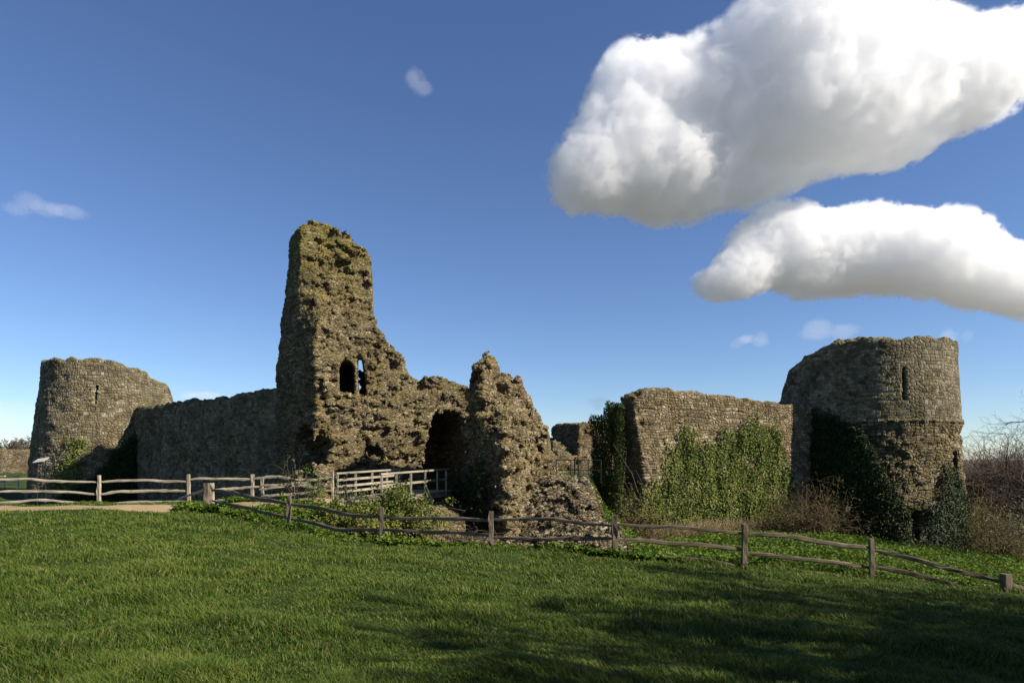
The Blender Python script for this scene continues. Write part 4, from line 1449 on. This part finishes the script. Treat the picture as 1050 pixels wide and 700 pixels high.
ivy_on_tower('dark ivy between left tower and curtain wall, spread to fill out the corner shadow', -31.9, 54.0, lrad, -102, -22, -2.8, 3.9, 26000,
             lambda a, z: np.clip(1.25 + 0.8 * fbm2(a * 0.08, z, 0.7, 3, 130.0) - np.clip((z - np.interp(a, [-102, -86, -72, -62, -50, -40, -22], [-2.2, -0.6, 0.4, 1.4, 2.6, 3.6, 3.8])) * 1.3 + 1, 0, 2.2), 0, 1),  # low leftward spread of the ivy stands in for the cast shadow
             lambda a, z: 0.2 + 0.4 * np.clip(fbm2(a * 0.08, z, 0.7, 3, 131.0) + 0.45, 0, 1.4), 0.14, IVY_D, 8)


# ------------------------------------------------------------------ shrubs, brambles, weeds
def shrub(name, label, cat, c, rad, n_tw, tw_mat, n_lf=0, lf_mat=None, lf=0.1, curl=0.3, arch=0.12, r0=0.02, spread=0.8, k=7, group=None, parts=('stem', 'foliage')):
    """twigs from a common base filling an ellipsoid, with leaves along them."""
    c = np.array(c, float); rad = np.array(rad, float)
    root = empty(name, c, label, cat, group)
    st = c + np.concatenate([rng.normal(0, 0.33, (n_tw, 2)) * rad[:2] * spread, np.full((n_tw, 1), -0.1)], 1)
    st[:, 2] = np.minimum(Hn(st[:, 0], st[:, 1]), c[2] + 0.3) - 0.05
    d0 = rng.normal(0, 1, (n_tw, 3)); d0[:, 2] = np.abs(d0[:, 2]) + 0.5
    d0[:, :2] *= (rad[:2] / rad[2]) * 0.8
    L = rad[2] * rng.uniform(0.55, 1.15, n_tw) * 1.15
    PT, RD = twig_field(n_tw, st, d0, L, arch, curl, k, r0, r0 * 0.25)
    # finer twigs off the first ones
    m = n_tw * 4
    src = rng.integers(0, n_tw, m); ks = rng.integers(2, k, m)
    d1 = unit(PT[src, ks] - PT[src, ks - 1]) + rng.normal(0, 0.7, (m, 3))
    P2, R2 = twig_field(m, PT[src, ks], d1, rad[2] * rng.uniform(0.18, 0.45, m), arch * 0.5, curl, 5, r0 * 0.5, r0 * 0.16)
    tubes(parts[0], PT, RD, tw_mat, root)
    tubes('crown', P2, R2, tw_mat, root)
    if n_lf:
        s = rng.integers(0, m, n_lf); kk = rng.integers(1, 5, n_lf)
        P = P2[s, kk] + rng.normal(0, 0.06 * rad[2], (n_lf, 3))
        out = unit((P - c) / rad)
        dr = out + rng.normal(0, 0.8, (n_lf, 3)) + np.array([0, 0, -0.2])
        nm = out * 0.6 + np.array([0, 0, 0.7]) + rng.normal(0, 0.4, (n_lf, 3))
        leaves(parts[1], P, dr, nm, lf * rng.uniform(0.6, 1.4, n_lf), lf_mat, root)
    return root


def gz(x, y):
    return float(Hn(np.array([float(x)]), np.array([float(y)]))[0])


def at(px, d):
    return (PX(px, d), d, gz(PX(px, d), d))


shrub('bramble_bush', 'rounded yellow green bush beside the footbridge deck', 'bush', at(407, 28.4), (0.95, 0.95, 1.75), 140, TWIG, 15000, BRAM, 0.12, spread=0.7)
shrub('bramble_bush', 'wide pale bramble thicket behind the fence left of the rounded bush', 'bush', at(368, 26.4), (2.0, 1.6, 1.25), 170, TWIG_Y, 17000, BRAM, 0.11, arch=0.25)
shrub('bramble_bush', 'bramble with sunlit leaves between the bridge rails and the corner posts', 'bush', at(325, 26.6), (1.6, 1.2, 0.9), 110, TWIG_Y, 9000, HERB, 0.11, arch=0.25)
shrub('sapling', 'thin leafy sapling growing up through the pale rails before the wall', 'sapling', at(303, 28.6), (0.28, 0.28, 1.5), 9, TWIG, 170, IVY_D, 0.11, curl=0.2, arch=0.0)
shrub('sapling', 'ivy clad sapling standing against the first handrail post of the footbridge', 'sapling', at(320, 28.4), (0.22, 0.22, 1.2), 9, TWIG, 260, HERB, 0.10, curl=0.2, arch=0.0)
shrub('sapling', 'short ivy clad stem beside the second handrail post of the footbridge', 'sapling', at(357, 28.6), (0.14, 0.14, 1.2), 9, TWIG, 330, IVY_G, 0.09, curl=0.15, arch=0.0)
shrub('creeper', 'green creeper climbing the foot of the tall gatehouse fragment', 'creeper', (PX(358, 36.6), 36.9, -0.6), (0.8, 0.35, 2.9), 30, TWIG, 1700, IVY_G, 0.13, curl=0.15, arch=0.0)
shrub('briar_tangle', 'tangle of bare arching briars in shade below the footbridge end', 'briar', at(478, 31.0), (1.7, 1.3, 2.2), 120, TWIG_R, 500, IVY_D, 0.11, arch=0.35)
shrub('briar_tangle', 'reddish bare briars hanging at the broken wall end', 'briar', (7.0, 37.9, -1.9), (0.75, 0.6, 3.0), 80, TWIG_R, 2600, BRAM, 0.1, arch=0.1)
shrub('brown_shrub', 'brown twiggy shrub in the corner between ivied wall and right tower', 'shrub', at(832, 41.4), (1.5, 1.1, 3.0), 190, TWIG_R, 3200, OLIVE, 0.10)
shrub('brown_shrub', 'low brown shrub at the right foot of the ivied wall', 'shrub', at(803, 41.6), (1.2, 0.9, 2.2), 90, TWIG_Y, 900, OLIVE, 0.10)
shrub('olive_shrub', 'olive yellow shrub at the right base of the right tower', 'shrub', at(1008, 43.5), (2.1, 1.8, 4.4), 220, TWIG_Y, 7000, OLIVE, 0.12)
shrub('olive_shrub', 'low olive shrub sloping down beside the right tower', 'shrub', at(1030, 38.0), (1.6, 1.4, 2.0), 130, TWIG_Y, 3800, OLIVE, 0.11)
shrub('blossom_shrub', 'shrub with white blossom at the right edge', 'shrub', at(1048, 42.0), (2.0, 1.6, 3.6), 150, TWIG, 2600, BLOS, 0.08, parts=('stem', 'blossom'))
for i, (px, d, h, lab) in enumerate(((1012, 62, 6.6, 'bare brown thicket rising directly behind the right tower'), (1050, 58, 6.4, 'bare brown thicket at the right edge below the tree branches'),
                                     (1098, 56, 8.4, 'bare thicket beyond the right edge of the view'), (1030, 74, 7.2, 'taller bare thicket farther back, behind the other thickets at the right edge'))):
    x, y, z = at(px, d)
    shrub('hedge_bush', lab, 'bush', (x, y, z), (3.4, 2.6, h), 1100, TWIG, 3000, OLIVE, 0.12, r0=0.045, spread=1.3, group='bare thickets beyond the right tower')

# tufts of dry stalks at the foot of the ivied wall
def dry_tuft(label, u0, u1, N, h):
    u = rng.uniform(u0, u1, N); v = -rng.uniform(0.1, 1.0, N) ** 1.3
    P = np.stack([WA[0] + WAX[0] * u + WN[0] * v, WA[1] + WAX[1] * u + WN[1] * v, 0 * u], 1)
    P[:, 2] = Hn(P[:, 0], P[:, 1]) - 0.03
    d0 = rng.normal(0, 0.35, (N, 3)); d0[:, 2] = 1
    PT, RD = twig_field(N, P, d0, h * rng.uniform(0.4, 1.2, N), 0.1, 0.15, 5, 0.012, 0.004)
    o = tubes('dry_grass', PT, RD, DRY, None)
    tag(o, label, 'dry grass', kind='stuff')


dry_tuft('dry straw coloured stalks along the foot of the ivied wall', 0.2, 11.5, 5200, 1.1)


def weeds():
    # lush leafy ground cover on the ditch bank, and at the fence foot
    P = []
    def add(n, xa, xb, ya, yb, cond, dens):
        x = rng.uniform(xa, xb, n); y = rng.uniform(ya, yb, n)
        k = cond(x, y) & (rng.random(n) < dens(x, y))
        P.append(np.stack([x[k], y[k]], 1))
    cl = lambda x, y: np.clip(0.8 + 0.9 * fbm2(x, y, 0.8, 3, 110.0), 0.05, 1)
    def bank(x, y):
        u = (x - WA[0]) * WAX[0] + (y - WA[1]) * WAX[1]
        v = (x - WA[0]) * WN[0] + (y - WA[1]) * WN[1]
        return (y > fence_y(x) + 0.15) & (sd_poly(x, y, BAILEY) > 0.6) & ((v < -0.3) | (u < -0.4)) & (np.hypot(x - 24.7, y - 46.9) > 5.8)
    add(60000, 2, 30, 18, 46, lambda x, y: bank(x, y) & (x > 3 + 0.0 * y) & (mound_h(x, y) < Hn(x, y) - 0.1), cl)
    add(26000, 1.5, 14, 18.5, 27, lambda x, y: bank(x, y), cl)
    add(9000, -8, 4, 20, 27, lambda x, y: bank(x, y) & (mound_h(x, y) < Hn(x, y) + 0.1), lambda x, y: cl(x, y) * np.clip(1 - (y - fence_y(x) - 1.0) / 4, 0.2, 1))
    add(30000, -12.5, -3, 21.5, 31, lambda x, y: (x > -12.3) & (y > np.interp(x, FX, FY) - 0.2) & (path_dist(x, y) > 1.2), cl)
    # clumps on the fence line itself
    for px, d, r, n in ((200, 26.6, 0.8, 1500), (222, 26.4, 0.7, 1300), (250, 25.4, 0.9, 1600), (275, 24.4, 0.7, 1200), (300, 23.5, 0.6, 900), (345, 22.4, 0.8, 700),
                        (420, 21.2, 0.9, 900), (470, 20.9, 0.7, 500), (520, 20.4, 0.5, 500), (560, 20.3, 0.5, 450), (600, 19.8, 0.6, 1100), (628, 19.3, 0.7, 1500), (652, 19.3, 0.5, 1000), (690, 19.5, 0.5, 500)):
        a = rng.uniform(0, 2 * np.pi, n); q = r * np.sqrt(rng.random(n))
        P.append(np.stack([PX(px, d) + q * np.cos(a), d + 0.6 * q * np.sin(a)], 1))
    n0 = sum(len(q) for q in P)
    qx = rng.uniform(3.2, 7.2, 9000); qy = rng.uniform(31.5, 38.5, 9000)
    k = (qx > 3.9 + 0.25 * (38 - qy) + 0.5 * fbm2(qx, qy, 0.8, 2, 140.0)) & (mound_h(qx, qy) > Hn(qx, qy) - 0.2)
    P.append(np.stack([qx[k], qy[k]], 1))
    P = np.concatenate(P)
    n = len(P)
    x, y = P[:, 0], P[:, 1]
    hh = np.clip(0.16 + 0.28 * fbm2(x, y, 0.7, 3, 120.0), 0.05, 0.5) * np.where(y > 26, 1.1, 1.0)
    z = Hn(x, y) + hh * rng.random(n) ** 0.6
    z[n0:] = np.maximum(Hn(x, y), mound_h(x, y) + 0.12)[n0:] + 0.12 * rng.random(n - n0)
    P3 = np.stack([x, y, z], 1)
    dr = rng.normal(0, 1, (n, 3)); dr[:, 2] = rng.normal(0.15, 0.45, n)
    nm = rng.normal(0, 0.4, (n, 3)); nm[:, 2] += 1
    o = leaves('ground_cover', P3, dr, nm, np.where(y > 26, 0.15, 0.115) * rng.uniform(0.6, 1.4, n), HERB, None, origin=(0, 0, 0))
    tag(o, 'lush leafy weeds covering the ditch bank beyond the fence', 'ground cover', kind='stuff')


weeds()


# ------------------------------------------------------------------ bare trees
def bare_tree(label, base, h, lean=(0, 0), spread=0.55, levels=5, seed=1, r0=0.22, group=None, fine=1.0):
    rs = np.random.default_rng(seed)
    root = empty('bare_tree', base, label, 'tree', group)
    trunk_h = h * 0.3
    k = 8
    d = np.array([[lean[0], lean[1], 1.0]])
    base = np.array(base, float)
    P = [base[None] + np.array([[0, 0, -0.3]])]
    for i in range(k - 1):
        d = unit(d + rs.normal(0, 0.05, (1, 3)))
        P.append(P[-1] + d * trunk_h / (k - 1))
    PT = np.stack(P, 1)
    tubes('trunk', PT, np.linspace(r0, r0 * 0.7, k)[None] * np.array([[1.35] + [1] * (k - 1)]), TWIG, root, sides=9)
    cur_p = np.repeat(PT[:, -1], 6, 0); cur_d = unit(np.array([[0, 0, 0.9]]) + rs.normal(0, spread, (6, 3)))
    cur_p[3:] = PT[0, -2]
    L, r = h * 0.30, r0 * 0.5
    for lv in range(levels):
        n = len(cur_p)
        kk = 6
        pts = [cur_p]
        dd = cur_d
        ll = L * rs.uniform(0.7, 1.25, (n, 1)) / (kk - 1)
        for i in range(kk - 1):
            dd = unit(dd + rs.normal(0, 0.16, (n, 3)) + np.array([0, 0, 0.04]))
            pts.append(pts[-1] + dd * ll)
        PT = np.stack(pts, 1)
        RD = np.broadcast_to(np.linspace(r, r * 0.5, kk)[None], (n, kk))
        tubes('crown', PT, np.maximum(RD, 0.004 * fine), TWIG, root, sides=6 if lv < 2 else 3)
        m = 4 if lv < levels - 2 else 3
        src = np.repeat(np.arange(n), m)
        ks = rs.integers(2, kk, n * m); ks[::m] = kk - 1
        cur_p = PT[src, ks]
        cur_d = unit(unit(PT[src, ks] - PT[src, ks - 1]) + rs.normal(0, spread, (n * m, 3)))
        L *= 0.62; r *= 0.5


bare_tree('bare tree at the right edge, its thin branches reaching into the sky', (PX(1122, 34), 34, gz(PX(1122, 34), 34)), 11.5, (-0.12, 0), 0.5, 6, 3, 0.24)
for i, (x, y, h) in enumerate(((17.0, 0.5, 14.0), (22.0, 3.5, 17.0), (27.0, 2.0, 18.0), (32.0, 6.0, 20.0), (24.0, -2.0, 17.0), (20.5, 6.5, 13.0), (15.0, 3.5, 11.0), (19.0, -3.0, 15.0))):
    bare_tree('bare tree standing on the meadow outside the right edge of the view', (x, y, gz(x, y)), h, (0.05, 0), 0.55, 6, 40 + i, 0.42, 'bare trees outside the right edge of the view', 6.5)
for i, (px, d, h, lab) in enumerate(((-22, 128, 9, 'leafless tree behind the boundary wall, cut by the left edge'), (6, 134, 8.5, 'leafless tree behind the boundary wall, near the left edge'), (24, 140, 8.2, 'leafless tree behind the boundary wall, beside the left tower'))):
    bare_tree(lab, (PX(px, d), d, -0.8), h, (0, 0), 0.6, 5, 20 + i, 0.25, 'bare trees beyond the far left wall', 9.0)


# ------------------------------------------------------------------ clouds: lit volumes far behind the castle
def cloud(label, blobs, D, thick, dens, seed, soft=1.0):
    """blobs: (px, py, rx, ry) in photo pixels, built at distance D as a real volume."""
    B = []
    for k, (px, py, rx, ry) in enumerate(blobs):
        r1, r2 = rx / F * D, ry / F * D
        B.append((PX(px, D), D + ((k * 37) % 17 / 17 - 0.5) * thick * 0.25, PZ(py, D), r1 * 1.32, max(r1, r2) * 1.3 * thick / 300, r2 * 1.32))
    B = np.array(B)
    cen = np.array([B[:, 0].mean(), D, B[:, 2].mean()])
    size = (B[:, 5].mean())
    lo = (B[:, :3] - B[:, 3:]).min(0) - 0.1 * size; hi = (B[:, :3] + B[:, 3:]).max(0) + 0.1 * size
    vox = max((hi - lo).max() / 110, 1e-3)
    n = np.ceil((hi - lo) / vox).astype(int) + 1
    X = (lo[0] + vox * np.arange(n[0]))[:, None, None]; Y = (lo[1] + vox * np.arange(n[1]))[None, :, None]; Z = (lo[2] + vox * np.arange(n[2]))[None, None, :]
    f = 0
    for b in B:
        q = np.maximum(0, 1 - ((X - b[0]) / b[3]) ** 2 - ((Y - b[1]) / b[4]) ** 2 - ((Z - b[2]) / b[5]) ** 2)
        f = f + q * q
    g = openvdb.FloatGrid(1.0)
    g.copyFromArray(np.ascontiguousarray((0.055 - f).astype(np.float32)))
    pts, quads = g.convertToQuads(0.0)
    pts = pts.astype(float) * vox + lo
    t = NT('cloud_vapour')
    ob = t.obj()
    fs = None
    for b in B:
        q = t.vmath('MULTIPLY', t.vmath('SUBTRACT', ob, tuple(b[:3] - cen)), tuple(1 / b[3:]))
        d2 = t.vmath('DOT_PRODUCT', q, q)
        v = t.math('SUBTRACT', 1.0, d2, clamp=True)
        fs = t.math('MULTIPLY', v, v) if fs is None else t.math('MULTIPLY_ADD', v, v, fs)
    n1 = t.noise(t.vmath('ADD', ob, (seed * 311.0, 0, 0)), 2.9 / size, 7.0, 0.70)['Fac']
    body = t.math('MULTIPLY_ADD', t.math('SUBTRACT', n1, 0.5), 1.5 * soft, fs)
    de = t.rng(body, 0.16, 0.16 + 0.06 * soft * soft)
    halo = t.rng(body, 0.02, 0.34)
    de = t.math('MULTIPLY_ADD', t.math('MULTIPLY', halo, halo), 0.16, de)
    edge = t.rng(fs, 0.055, 0.16)
    de = t.math('MULTIPLY', t.math('MULTIPLY', de, edge), dens / size)
    pv = t.n('VolumePrincipled', {'Color': (0.98, 0.982, 0.986, 1), 'Density': de, 'Anisotropy': 0.0})
    t.t.links.new(pv.outputs[0], t.out.inputs['Volume'])
    o = link_mesh('cloud', pts, quads, t.m, None, cen)
    tag(o, label, 'cloud')


DC = 1600.0
cloud('huge white cloud with grey underside slanting across the upper right sky', [(608, 186, 50, 40), (640, 150, 56, 52), (662, 105, 58, 54), (690, 180, 70, 46), (735, 105, 74, 66), (770, 150, 70, 54), (820, 66, 84, 76), (835, 130, 84, 48), (900, 88, 86, 68), (985, 80, 70, 50), (1045, 50, 54, 40), (915, 130, 56, 34)], DC, 300, 3.8, 1)
cloud('smaller flat based white cloud above the right tower', [(756, 284, 34, 24), (738, 294, 32, 17), (775, 262, 36, 34), (806, 246, 46, 40), (835, 262, 52, 44), (892, 254, 62, 46), (952, 264, 62, 44), (1012, 286, 52, 34), (1075, 300, 55, 30)], DC, 240, 3.5, 2)
for k, (px, py, rx, ry, lab) in enumerate(((422, 83, 20, 13, 'tiny faint cloud wisp high above the gatehouse fragment'), (45, 215, 32, 11, 'small grey cloud wisp alone in the left sky'), (847, 339, 26, 11, 'tiny cloud just above the right tower'),
                                           (770, 350, 15, 8, 'tiny cloud puff left of the right tower'), (622, 415, 18, 8, 'little cloud low over the ivied wall end'), (978, 345, 14, 10, 'little cloud touching the top right of the right tower'),
                                           (218, 407, 26, 6, 'low cloud streak above the left curtain wall'), (5, 428, 36, 15, 'low grey cloud bank at the left edge'))):
    rs = np.random.default_rng(300 + k)
    cloud(lab, [(px + rs.uniform(-0.8, 0.8) * rx, py + rs.uniform(-0.55, 0.55) * ry, rx * rs.uniform(0.3, 0.65), ry * rs.uniform(0.45, 0.8)) for q in range(6)], DC * 1.2, 300, 0.05 if py < 400 else 0.05, 5 + k, 1.9)
